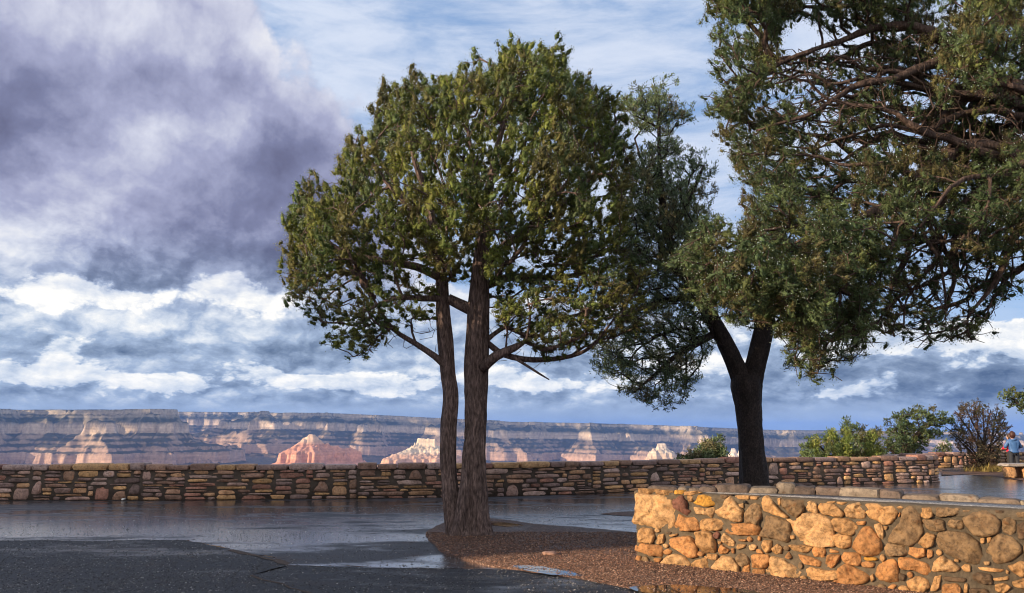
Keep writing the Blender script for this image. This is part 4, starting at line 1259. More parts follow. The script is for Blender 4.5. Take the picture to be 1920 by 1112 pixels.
GREENS = np.array([[.130, .160, .038], [.105, .140, .036], [.072, .108, .036], [.160, .178, .044], [.095, .132, .058], [.125, .120, .040], [.105, .105, .040], [.120, .150, .034]])
COOLG = np.array([[.060, .095, .044], [.072, .105, .050], [.052, .078, .034], [.082, .115, .048], [.100, .122, .042], [.092, .086, .038]])
PINEG = np.array([[.085, .122, .066], [.100, .138, .068], [.070, .100, .056], [.122, .142, .062], [.115, .108, .062]])

def px_path(lst, Y=None):
    """[(px,py,depth,width_px)] -> points and radii"""
    P = np.array([at(a, b, d) for a, b, d, w in lst]); Rr = np.array([w / 2 * d / FPX for a, b, d, w in lst])
    return P, Rr

def grow(sk, clumps, r, tufts, size, axis_up, bare=0.0, limb_up=0.08, wig=.12, conical=0.0):
    """limb to every clump, then twigs to tufts inside it; returns tuft points, their parents, clump ids"""
    stems = sk.P[:sk.n][sk.ok[:sk.n]].copy()
    order = np.argsort([np.min(np.linalg.norm(stems - c, axis=1)) for c in clumps])
    TP, TA, CI = [], [], []
    for ci in order:
        c = clumps[ci]
        sz = np.array(size) * r.uniform(.75, 1.25)
        sk.reach(c - np.array([0, 0, sz[2] * .5]), wig, limb_up)
    for ci in order:
        c = clumps[ci]
        sz = np.array(size) * r.uniform(.75, 1.25)
        n = int(tufts * r.uniform(.7, 1.3))
        q = r.normal(0, 1, (n, 3)); q /= np.linalg.norm(q, axis=1, keepdims=True); q *= (r.random((n, 1)) ** .45)
        if conical:      # plume: narrower towards its tip
            z = q[:, 2]; q[:, :2] *= (1 - conical * np.clip((z + .2) / 1.2, 0, 1))[:, None]
        pts = c + q * sz
        pts = pts[np.argsort(pts[:, 2])]
        for p in pts:
            i = sk.reach(p, wig * .8, .05)
            if r.random() >= bare:
                TP.append(p); TA.append(sk.P[sk.par[i]]); CI.append(ci)
    return np.array(TP), np.array(TA), np.array(CI)

# ---- the juniper in the middle
def juniper():
    r = np.random.default_rng(101)
    Y0 = 11.9
    base = gr(880, 1004)
    Y0 = base[1]
    root = empty('juniper_tree', (base[0], base[1], 0), 'bushy olive juniper tree with twin fluted brown trunks standing on the red gravel bed', 'tree')
    sk = Skeleton(.12, 5, .30)
    L = px_path([(868, 1012, Y0, 44), (857, 985, Y0, 38), (846, 940, Y0, 32), (841, 890, Y0 + .05, 29), (839, 850, Y0 + .05, 32), (841, 800, Y0 + .05, 34), (846, 745, Y0 + .05, 30), (841, 700, Y0 + .05, 28),
                 (836, 640, Y0, 30), (831, 580, Y0, 28), (828, 520, Y0 + .05, 25), (818, 450, Y0 + .1, 20), (800, 370, Y0 + .2, 15), (775, 290, Y0 + .2, 9), (765, 220, Y0 + .2, 4)])
    Rt = px_path([(882, 1014, Y0, 76), (886, 985, Y0, 64), (890, 940, Y0, 54), (891, 890, Y0, 47), (891, 840, Y0, 43), (893, 780, Y0, 42), (893, 700, Y0, 45), (895, 630, Y0, 44),
                  (897, 570, Y0, 42), (901, 500, Y0, 35), (908, 430, Y0 - .05, 28), (920, 340, Y0 - .1, 20), (940, 250, Y0, 12), (970, 170, Y0, 7), (985, 110, Y0, 3)])
    acc = Acc()
    for (P, Rr), sd_, k in ((L, 2, 4), (Rt, 5, 6)):
        p, rr = resample(P, Rr, .045)
        low = np.clip(1 - (p[:, 2]) / .5, 0, 1)
        rr = rr * .88 * (1 + .42 * low ** 2)
        V, F = loft(p, rr, 64, flutes(sd_, k, .26)); acc.add(V, F)
    # the ridge of wood twisting up between the two stems
    p, rr = resample(*px_path([(862, 1010, Y0 - .16, 32), (868, 960, Y0 - .15, 26), (874, 900, Y0 - .13, 20), (876, 850, Y0 - .08, 17), (880, 800, Y0 - .05, 10)]), .045)
    V, F = loft(p, rr, 24, flutes(9, 3, .2)); acc.add(V, F)
    p, rr = resample(*px_path([(904, 1012, Y0 - .1, 30), (902, 960, Y0 - .12, 24), (900, 900, Y0 - .10, 17), (897, 850, Y0 - .06, 12)]), .045)
    V, F = loft(p, rr, 24, flutes(19, 3, .2)); acc.add(V, F)
    sk.stem(*L, attach=False, free_from=.42); sk.stem(*Rt, attach=False, free_from=.42)
    limbs = [[(838, 690, Y0, 14), (815, 668, Y0 - .05, 12), (780, 645, Y0 - .1, 10), (735, 615, Y0 - .2, 8), (700, 560, Y0 - .3, 5)],
             [(905, 690, Y0 - .1, 20), (930, 668, Y0 - .3, 18), (965, 652, Y0 - .4, 14), (985, 640, Y0 - .5, 7)],
             [(910, 640, Y0, 12), (945, 665, Y0 + .1, 12), (1000, 675, Y0 + .1, 11), (1070, 668, Y0, 8), (1110, 648, Y0 - .2, 6), (1150, 600, Y0 - .3, 4)],
             [(840, 560, Y0, 18), (860, 570, Y0, 20), (882, 580, Y0, 22)],
             [(826, 520, Y0, 18), (780, 500, Y0, 15), (720, 490, Y0 - .2, 13), (640, 470, Y0 - .4, 9), (590, 430, Y0 - .5, 5)],
             [(830, 560, Y0, 14), (790, 560, Y0 - .3, 12), (740, 560, Y0 - .6, 9), (670, 590, Y0 - .8, 6)],
             [(905, 500, Y0, 20), (960, 450, Y0 - .3, 16), (1040, 400, Y0 - .4, 11), (1110, 330, Y0 - .4, 6), (1150, 240, Y0 - .4, 3)],
             [(900, 540, Y0, 16), (960, 520, Y0 + .2, 14), (1050, 520, Y0 + .2, 10), (1150, 500, Y0, 6)],
             [(815, 440, Y0, 14), (760, 380, Y0 + .2, 11), (700, 310, Y0 + .3, 8), (670, 260, Y0 + .3, 4)],
             [(905, 440, Y0, 14), (900, 360, Y0 - .5, 10), (880, 260, Y0 - .8, 7), (870, 160, Y0 - .6, 3)],
             [(900, 470, Y0, 14), (920, 420, Y0 + .7, 11), (960, 340, Y0 + 1.1, 8), (1000, 220, Y0 + 1.0, 4)],
             [(940, 280, Y0, 9), (1010, 190, Y0 - .1, 6), (1050, 110, Y0 - .1, 3)], [(970, 190, Y0 + .1, 7), (930, 130, Y0, 4), (900, 110, Y0, 3)],
             [(950, 662, Y0 - .33, 7), (985, 684, Y0 - .3, 5), (1010, 700, Y0 - .3, 4), (1030, 712, Y0 - .3, 2)]]
    for lb in limbs:
        P, Rr = px_path(lb)
        p, rr = sk.stem(P, Rr)
        V, F = loft(p, rr, 14, flutes(int(lb[0][0]) % 17, 3, .12)); acc.add(V, F)
    main = [(535, 352), (560, 338), (582, 322), (600, 352), (612, 350), (640, 275), (655, 228), (690, 215), (705, 168), (735, 148), (772, 125), (800, 140), (850, 130), (880, 95), (905, 110), (925, 95), (945, 85), (975, 72),
            (1010, 75), (1045, 70), (1062, 90), (1058, 140), (1095, 122), (1115, 155), (1150, 168), (1168, 215), (1178, 280), (1195, 340), (1200, 430), (1180, 480), (1120, 510), (1000, 490), (920, 530), (880, 530), (800, 510), (720, 490),
            (640, 515), (575, 545), (548, 530), (534, 470), (548, 420), (534, 380)]
    lowl = [(548, 500), (640, 490), (720, 480), (800, 510), (815, 590), (780, 600), (740, 610), (700, 660), (675, 665), (600, 640), (600, 605), (565, 555)]
    lowr = [(930, 510), (1050, 480), (1190, 450), (1225, 540), (1190, 620), (1110, 640), (1040, 670), (980, 640), (935, 590)]
    cl = fill_region(main, 520, .24, Y0, 2.2, r, .42, 150, None, (1.45, -.22), 20)
    peaks = [(582, 345), (556, 365), (545, 490), (640, 300), (665, 250), (715, 190), (722, 170), (775, 145), (757, 165), (815, 150), (832, 160), (885, 110), (870, 140), (940, 105), (958, 90), (985, 90), (1010, 95), (1045, 88), (1035, 110), (1055, 100),
             (1095, 140), (1088, 160), (1125, 180), (1150, 185), (1170, 230), (1185, 300), (645, 330), (616, 380), (545, 410), (550, 440)]
    for px, py in peaks:
        dy = r.uniform(-.5, .5)
        cl += [at(px, py + 2, Y0 + dy), at(px + r.uniform(-5, 5), py + 26, Y0 + dy), at(px + r.uniform(-9, 9), py + 52, Y0 + dy)]
    TP, TA, CI = grow(sk, cl, r, 11, (.23, .23, .34), .7, 0.0, .12, .14, .6)
    nl = fill_region(lowl, 60, .27, Y0 - .2, 1.5, r, .7, 90); nl = fill_region(lowr, 125, .24, Y0, 1.7, r, .7, 90, nl)
    TP2, TA2, CI2 = grow(sk, nl, r, 11, (.27, .27, .18), .3, .12, .0, .2)
    # bare twigs hanging into the gap about the trunks
    for poly, n in ([(690, 530), (830, 520), (850, 640), (760, 660), (700, 640)], 60), ([(900, 530), (1080, 540), (1090, 670), (960, 690), (915, 640)], 90):
        for w in fill_region(poly, n, .08, Y0 - .1, .9, r, .8, 60): sk.reach(w, .3, -.05)
    sk.mesh(acc, .0042, 2.45, .05)
    acc.build('trunk', m_bark1, root)
    cen = at(880, 470, Y0)
    lv = Acc()
    pal = GREENS
    ccol = pal[r.integers(0, len(pal), len(cl))] * r.uniform(.75, 1.25, (len(cl), 1))
    leafy(lv, TP, tuft_axes(TP, TA, cen, r, .75, .6, .5, .5), 60, .034, .0098, .9, ccol[CI], r, .043, .15, .029)
    ccol2 = pal[r.integers(0, len(pal), len(nl))] * r.uniform(.7, 1.1, (len(nl), 1))
    leafy(lv, TP2, tuft_axes(TP2, TA2, cen, r, .3, .5, .8), 46, .034, .0096, .8, ccol2[CI2], r, .040, .12, .023)
    # dusty blue berries
    k = r.random(len(TP)) < .30
    bpts = np.repeat(TP[k], 5, 0); bpts = bpts + r.normal(0, .055, bpts.shape)
    V, F = berries(bpts, .0085, r); lv.add(V, F, np.array([.30, .36, .38]))
    lv.build('crown', m_leaf, root)
    print('juniper tufts', len(TP), len(TP2), 'nodes', sk.n)
juniper()

# ---- the dark forked pine behind the planter
def pinyon():
    r = np.random.default_rng(202)
    Y0 = 15.2
    root = empty('pine_tree', (at(1411, 915, Y0)[0], Y0, 0), 'dark pinyon pine with black forked trunk rising behind the stone planter', 'tree')
    sk = Skeleton(.16, 6, .30)
    T = px_path([(1412, 985, Y0, 64), (1412, 940, Y0, 56), (1413, 900, Y0, 52), (1410, 850, Y0, 47), (1406, 800, Y0, 46), (1403, 760, Y0, 48), (1400, 725, Y0, 56), (1400, 705, Y0, 52)])
    Lb = px_path([(1398, 728, Y0, 40), (1384, 695, Y0, 34), (1366, 655, Y0, 30), (1345, 615, Y0, 28), (1322, 575, Y0 + .05, 27), (1296, 530, Y0 + .1, 23), (1272, 490, Y0 + .1, 19), (1250, 430, Y0 + .1, 15), (1240, 350, Y0, 11), (1236, 270, Y0, 7), (1235, 180, Y0, 4)])
    Rb = px_path([(1406, 728, Y0, 40), (1414, 695, Y0, 36), (1424, 655, Y0, 36), (1432, 620, Y0, 35), (1440, 580, Y0, 30), (1450, 520, Y0, 22), (1465, 450, Y0, 14), (1480, 390, Y0, 5)])
    acc = Acc()
    for P, Rr in (T, Lb, Rb):
        p, rr = resample(P, Rr, .05)
        V, F = loft(p, rr, 36, flutes(int(P[1][0] * 10) % 13, 6, .10)); acc.add(V, F)
    sk.stem(*T, attach=False, free_from=2); sk.stem(*Lb, free_from=.35); sk.stem(*Rb, free_from=.5)
    limbs = [[(1336, 628, Y0, 15), (1300, 648, Y0 - .3, 12), (1262, 672, Y0 - .5, 9), (1225, 705, Y0 - .6, 6), (1190, 735, Y0 - .6, 3)],
             [(1310, 560, Y0, 14), (1270, 560, Y0 + .2, 12), (1220, 570, Y0 + .3, 9), (1170, 600, Y0 + .2, 6), (1130, 650, Y0, 3)],
             [(1290, 520, Y0, 14), (1250, 500, Y0 - .4, 11), (1210, 480, Y0 - .7, 8), (1180, 440, Y0 - .8, 4)],
             [(1445, 560, Y0, 15), (1500, 560, Y0 - .2, 12), (1560, 580, Y0 - .4, 9), (1610, 620, Y0 - .4, 5)],
             [(1436, 600, Y0, 10), (1490, 625, Y0 + .2, 8), (1540, 660, Y0 + .2, 4)],
             [(1255, 440, Y0, 12), (1290, 380, Y0 - .2, 9), (1320, 310, Y0 - .2, 5)], [(1242, 380, Y0, 9), (1210, 320, Y0 + .2, 6), (1190, 260, Y0 + .2, 3)]]
    for lb in limbs:
        P, Rr = px_path(lb); p, rr = sk.stem(P, Rr)
        V, F = loft(p, rr, 12, flutes(int(lb[0][0]) % 17, 3, .12)); acc.add(V, F)
    up = [(1172, 195), (1190, 170), (1215, 175), (1240, 150), (1252, 185), (1286, 212), (1265, 260), (1300, 285), (1335, 300), (1345, 420), (1335, 520), (1280, 560), (1230, 540), (1190, 500), (1188, 400), (1195, 320), (1215, 260)]
    mid = [(1190, 500), (1280, 520), (1320, 560), (1330, 620), (1290, 640), (1230, 640), (1180, 680), (1130, 690), (1120, 650), (1180, 600)]
    low = [(1120, 660), (1180, 650), (1240, 645), (1310, 640), (1325, 655), (1300, 690), (1306, 735), (1255, 755), (1195, 752), (1165, 742), (1205, 712), (1160, 705), (1120, 695)]
    rt = [(1330, 470), (1480, 450), (1600, 500), (1640, 600), (1615, 665), (1545, 690), (1480, 670), (1460, 620), (1400, 600), (1350, 600)]
    cl = fill_region(up, 150, .28, Y0, 1.5, r, .6, 60, None, (1.0, -.2))
    cl += [at(px, py, Y0 + r.uniform(-.3, .3)) for px, py in [(1240, 158), (1232, 175), (1215, 182), (1190, 178), (1180, 200), (1272, 215), (1282, 222), (1255, 245), (1210, 215), (1225, 230), (1240, 210)]]
    cl = fill_region([(1150, 310), (1235, 255), (1265, 400), (1270, 530), (1140, 560), (1150, 440)], 62, .28, Y0 - .2, 1.2, r, .6, 50, cl)
    cl = fill_region(mid, 64, .28, Y0, 1.5, r, .6, 60, cl)
    cl = fill_region(low, 36, .30, Y0 - .5, 1.0, r, .7, 50, cl)
    cl = fill_region(rt, 95, .34, Y0, 1.7, r, .6, 80, cl)
    cl = fill_region([(1400, 370), (1470, 330), (1560, 345), (1600, 480), (1480, 510), (1390, 500)], 60, .32, Y0, 1.5, r, .6, 60, cl)
    TP, TA, CI = grow(sk, cl, r, 15, (.27, .27, .22), .4, .14, .05, .18)
    for w in fill_region([(1180, 560), (1330, 600), (1330, 680), (1230, 720), (1170, 690)], 70, .08, Y0, 1, r, .8, 60): sk.reach(w, .3, -.05)
    sk.mesh(acc, .0045, 2.5, .06)
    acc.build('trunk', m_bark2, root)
    lv = Acc()
    ccol = PINEG[r.integers(0, len(PINEG), len(cl))] * r.uniform(.8, 1.25, (len(cl), 1))
    V, F, C = sprays(TP, tuft_axes(TP, TA, at(1350, 560, Y0), r, .5, .35, .8), 21, .075, .0155, .62, ccol[CI], r, .035)
    lv.add(V, F, C)
    lv.build('crown', m_leaf2, root)
    print('pine tufts', len(TP), 'nodes', sk.n)
pinyon()

# ---- the near juniper hanging in from the right
def overhang():
    r = np.random.default_rng(303)
    Y0 = 9.4
    hub = at(2120, 300, Y0 + .6)
    root = empty('juniper_tree', (hub[0] + .5, hub[1] + .4, 0), 'large overhanging juniper with bare tangled limbs and pale berries, entering from the upper right', 'tree')
    sk = Skeleton(.10, 7, .24)
    acc = Acc()
    base = np.array([hub[0] + .5, hub[1] + .4, 0.0])
    P = np.array([base + [0, 0, -.1], base + [-.03, 0, .8], base + [-.12, -.05, 1.7], base + [-.3, -.2, 2.7], hub, hub + [.1, .1, 1.2], hub + [.3, .1, 2.6]])
    Rr = np.array([.42, .33, .29, .27, .25, .17, .07])
    p, rr = resample(P, Rr, .05); V, F = loft(p, rr, 40, flutes(4, 5, .2)); acc.add(V, F)
    sk.stem(P, Rr, attach=False, free_from=.55)
    Yh = Y0 + .6
    limbs = [[(2120, 300, Yh, 74), (2000, 240, Y0 + .4, 52), (1900, 170, Y0 + .2, 40), (1820, 110, Y0, 28), (1740, 75, Y0 - .1, 21), (1640, 60, Y0 - .1, 15), (1540, 90, Y0 - .2, 10), (1450, 140, Y0 - .2, 8), (1380, 190, Y0 - .2, 4)],
             [(2100, 330, Yh, 60), (1980, 330, Y0 + .2, 48), (1890, 300, Y0, 40), (1800, 290, Y0 - .2, 30), (1720, 330, Y0 - .4, 23), (1650, 390, Y0 - .7, 17), (1570, 420, Y0 - .9, 12), (1480, 430, Y0 - 1.0, 8), (1390, 450, Y0 - 1.0, 4)],
             [(1850, 120, Y0 + .1, 30), (1790, 190, Y0 + .3, 26), (1745, 260, Y0 + .4, 23), (1725, 340, Y0 + .4, 20), (1700, 420, Y0 + .4, 16), (1690, 490, Y0 + .3, 11), (1670, 560, Y0 + .2, 6)],
             [(1800, 100, Y0, 24), (1740, 110, Y0 - .4, 19), (1680, 150, Y0 - .5, 15), (1600, 170, Y0 - .6, 11), (1500, 200, Y0 - .6, 7), (1420, 230, Y0 - .6, 4)],
             [(2060, 260, Yh, 40), (1960, 130, Y0 + .1, 30), (1900, 40, Y0, 22), (1800, -20, Y0, 15), (1680, -30, Y0, 9), (1560, 0, Y0, 5)],
             [(1750, 80, Y0, 18), (1690, 30, Y0 + .3, 13), (1610, 10, Y0 + .3, 9), (1500, 20, Y0 + .2, 6), (1400, 10, Y0, 4)],
             [(1880, 300, Y0, 26), (1830, 380, Y0 + .3, 20), (1800, 450, Y0 + .4, 14), (1790, 520, Y0 + .4, 9), (1770, 580, Y0 + .3, 5)],
             [(1950, 340, Y0 + .2, 26), (1920, 420, Y0 + .1, 20), (1880, 470, Y0, 13), (1850, 530, Y0, 8), (1820, 600, Y0 - .1, 4)],
             [(1650, 390, Y0 - .7, 12), (1630, 460, Y0 - .9, 9), (1580, 520, Y0 - 1.1, 7), (1500, 560, Y0 - 1.2, 5)],
             [(1745, 270, Y0 + .3, 12), (1660, 260, Y0 + .1, 10), (1560, 300, Y0 - .2, 7), (1460, 290, Y0 - .3, 4)],
             [(1920, 190, Y0 + .3, 30), (1850, 200, Y0 + .5, 20), (1800, 240, Y0 + .6, 16), (1770, 310, Y0 + .6, 11), (1740, 380, Y0 + .6, 6)],
             [(2020, 200, Yh, 26), (1960, 170, Y0 - .6, 20), (1880, 160, Y0 - .8, 13), (1810, 140, Y0 - .9, 6)],
             [(1990, 330, Y0, 26), (1950, 300, Y0 - .7, 18), (1880, 310, Y0 - 1.0, 12), (1800, 350, Y0 - 1.2, 8), (1720, 420, Y0 - 1.3, 4)]]
    for k in range(16):
        x0, y0 = [(2040, 260), (1960, 200), (1900, 300), (1860, 150), (1980, 320)][k % 5]
        x1, y1 = r.uniform(1390, 1640), r.uniform(40, 310)
        b_ = r.uniform(-50, 60); dz = r.uniform(-.9, .9); w0 = r.uniform(11, 24)
        limbs.append([(x0 + (x1 - x0) * t_, y0 + (y1 - y0) * t_ - 4 * b_ * t_ * (1 - t_) + r.normal(0, 9), Y0 + .3 * (1 - t_) + dz * min(1, 2 * t_), w0 * (1 - t_) + 3) for t_ in np.linspace(0, 1, 8)])
    for k in range(14):
        x0, y0 = [(1800, 300), (1900, 320), (1720, 330), (1960, 340), (1850, 290)][k % 5]
        x1, y1 = r.uniform(1620, 1900), r.uniform(440, 620)
        dz = r.uniform(-.8, .8); w0 = r.uniform(9, 18)
        limbs.append([(x0 + (x1 - x0) * t_ + r.normal(0, 9), y0 + (y1 - y0) * t_ ** 1.3, Y0 + dz * t_, w0 * (1 - t_) + 2.5) for t_ in np.linspace(0, 1, 7)])
    for lb in limbs:
        P, Rr = px_path(lb)
        P = P + np.vstack([np.zeros(3), r.normal(0, .05, (len(P) - 1, 3))])
        p, rr = sk.stem(P, Rr)
        p = p + .055 * np.stack([fbm(p * 2.6 + 9 * k, 3, k, .6) for k in range(3)], -1); rr = rr * (1 + .25 * fbm(p * 5, 2, 9))
        V, F = loft(p, rr, 16, flutes(int(lb[0][0]) % 17, 4, .2)); acc.add(V, F)
    A_ = [(1285, -90), (1430, -90), (1500, 0), (1440, 70), (1450, 120), (1395, 190), (1380, 235), (1350, 240), (1336, 160), (1328, 60)]
    B_ = [(1350, 250), (1450, 235), (1560, 300), (1700, 265), (1800, 290), (1920, 265), (2080, 250), (2080, 470), (1900, 470), (1820, 510), (1700, 480), (1640, 470), (1590, 400), (1480, 350), (1400, 340)]
    Cc = [(1312, 425), (1335, 405), (1370, 410), (1400, 372), (1455, 365), (1490, 340), (1560, 385), (1640, 420), (1660, 500), (1625, 560), (1610, 625), (1550, 632), (1520, 655), (1495, 615), (1440, 592), (1410, 618), (1360, 604), (1345, 570), (1305, 545), (1312, 505), (1270, 472)]
    D_2 = [(1755, 75), (1830, 10), (1920, -60), (2080, -80), (2080, 110), (1900, 125), (1860, 170), (1790, 185), (1755, 170)]
    E_ = [(1640, 490), (1900, 470), (1915, 500), (1880, 560), (1860, 590), (1830, 625), (1740, 630), (1640, 620)]
    F_ = [(1460, 600), (1640, 590), (1630, 650), (1540, 700), (1490, 690)]
    G_2 = [(1450, -90), (1750, -90), (1740, 10), (1560, 50), (1470, 30)]
    H_2 = [(1350, 170), (1460, 120), (1600, 90), (1740, 60), (1740, 240), (1600, 260), (1450, 240), (1360, 240)]
    groups = []
    groups.append((fill_region(A_, 120, .14, Y0 - .2, 1.0, r, .6, 60, None, (1.5, -.15)), 20, .0, 1.0))
    groups.append((fill_region(B_, 330, .15, Y0 - .2, 1.3, r, .55, 70, None, (1.5, -.28)), 20, .06, 1.0))
    groups.append((fill_region(Cc, 215, .14, Y0 - 1.1, .85, r, .6, 70, None, (2.1, -.10)), 22, .0, 1.15))
    groups.append((fill_region(D_2, 70, .15, Y0 - .9, .7, r, .6, 60, None, (1.8, -.1)), 20, .0, 1.3))
    groups.append((fill_region(E_, 85, .15, Y0 + .2, 1.0, r, .7, 60, None, (1.6, -.1)), 16, .35, .85))
    groups.append((fill_region(F_, 26, .17, Y0 - .7, .6, r, .7, 40), 15, .25, .9))
    groups.append((fill_region(G_2, 120, .14, Y0 + .1, 1.0, r, .7, 50), 18, .1, .9))
    groups.append((fill_region([(1740, 180), (1900, 130), (2060, 120), (2060, 270), (1800, 280), (1720, 260)], 110, .14, Y0 + .6, .9, r, .7, 50), 17, .15, .95))
    groups.append((fill_region([(1620, -60), (1780, -80), (1930, -60), (2000, 60), (1900, 110), (1760, 120), (1640, 90)], 110, .14, Y0 + .5, 1.0, r, .7, 50), 18, .1, 1.0))
    groups.append((fill_region(H_2, 170, .13, Y0 + .4, 1.2, r, .7, 50), 15, .35, .95))
    lv = Acc(); nt = 0
    for cl, tf, bare, br in groups:
        TP, TA, CI = grow(sk, cl, r, max(6, int(tf * .58)), (.20, .20, .17), .5, bare, .03, .22)
        nt += len(TP)
        ccol = COOLG[r.integers(0, len(COOLG), len(cl))] * r.uniform(.8, 1.3, (len(cl), 1)) * br
        leafy(lv, TP, tuft_axes(TP, TA, at(1750, 380, Y0 + .3), r, .55, .6, .5), 64, .027, .0066, .9, ccol[CI], r, .033, .105, .016)
        k = r.random(len(TP)) < .22
        if k.any():
            bp_ = np.repeat(TP[k], 4, 0); bp_ = bp_ + r.normal(0, .04, bp_.shape)
            V, F = berries(bp_, .0065, r); lv.add(V, F, np.array([.36, .43, .46]))
    # bare tangled twigs
    for poly, n, Yc, T in ([(1450, 90), (1740, 50), (1900, 140), (1930, 300), (1720, 300), (1500, 270)], 1000, Y0 - .1, 1.0), ([(1600, 420), (1860, 440), (1900, 560), (1760, 640), (1640, 600)], 450, Y0 + .2, .9), ([(1700, 60), (1930, 100), (1930, 330), (1760, 330)], 120, Y0 - .4, .8):
        for w in fill_region(poly, n, .05, Yc, T, r, .9, 60): sk.reach(w, .4, -.06)
    sk.mesh(acc, .0042, 2.5, .05)
    acc.build('trunk', m_bark3, root)
    lv.build('crown', m_leaf, root)
    print('overhang tufts', nt, 'nodes', sk.n)
overhang()

# ---- small growth beyond the walls
def shrub(name, label, cat, base, stems, poly, Y, n, sp, T, tufts, size, pal, nb, ll, lw, seed, bare=0.0, shine=1.0, bark=None, tip=.0035, group=None):
    r = np.random.default_rng(seed)
    root = empty(name, base, label, cat, group)
    sk = Skeleton(.10, seed, .25); acc = Acc()
    for i, lb in enumerate(stems):
        P, Rr = px_path(lb); p, rr = sk.stem(P, Rr, attach=i > 0)
        V, F = loft(p, rr, 10, flutes(i + seed, 3, .15)); acc.add(V, F)
    cl = fill_region(poly, n, sp, Y, T, r, .6, 40)
    TP, TA, CI = grow(sk, cl, r, tufts, size, .5, bare, .08, .18)
    sk.mesh(acc, tip, 2.4, .05)
    acc.build('trunk', bark or m_twig, root)
    lv = Acc()
    cc_ = pal[r.integers(0, len(pal), len(cl))] * r.uniform(.75, 1.25, (len(cl), 1)) * shine
    V, F, C = sprays(TP, tuft_axes(TP, TA, P[0], r, .6, .5, .6), nb, ll, lw, .6, cc_[CI], r, ll * .5)
    lv.add(V, F, C); lv.build('crown', m_leaf2, root)

# small pinyon poking over the parapet beside the pine's trunk
Yb = 23.5
def zb(px, py, Y): return tuple(at(px, py, Y) * np.array([1, 1, 0]) + np.array([0, 0, float(ground_z(at(px, py, Y)[0], Y))]))
shrub('pine_shrub', 'small olive pine top showing over the long parapet just left of the black trunk', 'shrub', zb(1320, 860, Yb),
      [[(1325, 905, Yb, 10), (1325, 880, Yb, 8), (1328, 850, Yb, 6), (1335, 830, Yb, 3)]],
      [(1282, 866), (1284, 852), (1305, 846), (1320, 838), (1325, 826), (1350, 824), (1360, 840), (1362, 860), (1350, 872), (1300, 874)], Yb, 34, .2, .7, 12, (.2, .2, .17), PINEG, 14, .10, .03, 41, 0, 1.3)
shrub('pine_shrub', 'tiny dark sprig showing over the parapet left of the small pine top', 'shrub', zb(1274, 862, Yb),
      [[(1276, 900, Yb, 6), (1275, 875, Yb, 4), (1274, 862, Yb, 2)]], [(1265, 872), (1268, 856), (1280, 852), (1284, 872)], Yb, 6, .15, .3, 9, (.12, .12, .14), PINEG, 12, .08, .025, 42)
Yb = 25.5
shrub('pine_shrub', 'broad yellow-green pine bush behind the parapet, leftmost of the bushes right of the black trunk', 'shrub', zb(1580, 860, Yb),
      [[(1580, 915, Yb, 14), (1580, 880, Yb, 10), (1585, 840, Yb, 7), (1590, 800, Yb, 3)], [(1582, 890, Yb, 8), (1550, 850, Yb, 5), (1535, 835, Yb, 2)], [(1582, 890, Yb, 8), (1620, 850, Yb, 6), (1645, 820, Yb, 3)]],
      [(1505, 866), (1503, 846), (1522, 826), (1545, 820), (1560, 808), (1575, 812), (1585, 790), (1598, 800), (1612, 805), (1625, 815), (1640, 800), (1652, 812), (1640, 830), (1660, 850), (1650, 872), (1520, 872)],
      Yb, 95, .26, 1.3, 12, (.16, .16, .26), GREENS, 14, .10, .026, 43, 0, 1.1)
Yb = 31.0
shrub('oak_tree', 'small round dark leafy tree with a leaning trunk behind the end of the parapet', 'tree', zb(1700, 880, Yb),
      [[(1690, 900, Yb, 16), (1692, 870, Yb, 13), (1700, 840, Yb, 11), (1722, 812, Yb, 8), (1745, 790, Yb, 4)], [(1695, 850, Yb, 8), (1690, 815, Yb, 6), (1690, 785, Yb, 3)], [(1694, 865, Yb, 6), (1670, 845, Yb, 4), (1655, 840, Yb, 2)]],
      [(1662, 835), (1668, 800), (1664, 792), (1672, 778), (1690, 774), (1715, 772), (1735, 762), (1752, 766), (1772, 780), (1784, 785), (1782, 800), (1762, 812), (1745, 822), (1728, 838), (1720, 862), (1690, 868), (1650, 862), (1648, 845)],
      Yb, 95, .34, 1.5, 11, (.23, .23, .18), COOLG, 9, .09, .05, 44, 0, .95, None, .006)
shrub('bush', 'little dark bush over the second wall between the round tree and the bare bush', 'shrub', zb(1768, 850, 36),
      [[(1768, 880, 36, 6), (1768, 855, 36, 4), (1768, 835, 36, 2)]], [(1752, 852), (1758, 836), (1770, 828), (1782, 838), (1786, 852)], 36, 16, .25, .6, 9, (.2, .2, .18), PINEG, 9, .10, .05, 45)
Yb = 31.5
b0 = gr(1843, 880)
fan = []
rf = np.random.default_rng(9)
for k, (tx, ty) in enumerate([(1790, 770), (1808, 762), (1826, 750), (1842, 765), (1858, 768), (1870, 770), (1885, 785), (1895, 800), (1780, 810), (1772, 800), (1830, 790), (1850, 800), (1815, 800), (1800, 830), (1880, 830)]):
    bx = 1843 + rf.uniform(-10, 10)
    fan.append([(bx, 882, Yb, 3.4), (bx + (tx - bx) * .25 + rf.uniform(-4, 4), 882 + (ty - 882) * .4, Yb + rf.uniform(-.3, .3), 2.6), (bx + (tx - bx) * .65, 882 + (ty - 882) * .75, Yb + rf.uniform(-.5, .5), 1.9), (tx, ty, Yb + rf.uniform(-.6, .6), 1.5)])
BROWNG = np.array([[.060, .050, .032], [.075, .055, .036], [.05, .052, .030], [.085, .05, .036]])
shrub('bush', 'tall bare twiggy brown bush standing against the farther stone wall', 'shrub', (b0[0], Yb, 0), fan,
      [(1775, 800), (1800, 765), (1826, 748), (1850, 765), (1872, 765), (1890, 790), (1880, 830), (1868, 870), (1815, 872), (1800, 840)], Yb, 130, .2, 1.0, 9, (.16, .16, .30), BROWNG, 9, .08, .030, 46, .10, 1.0, None, .0042)
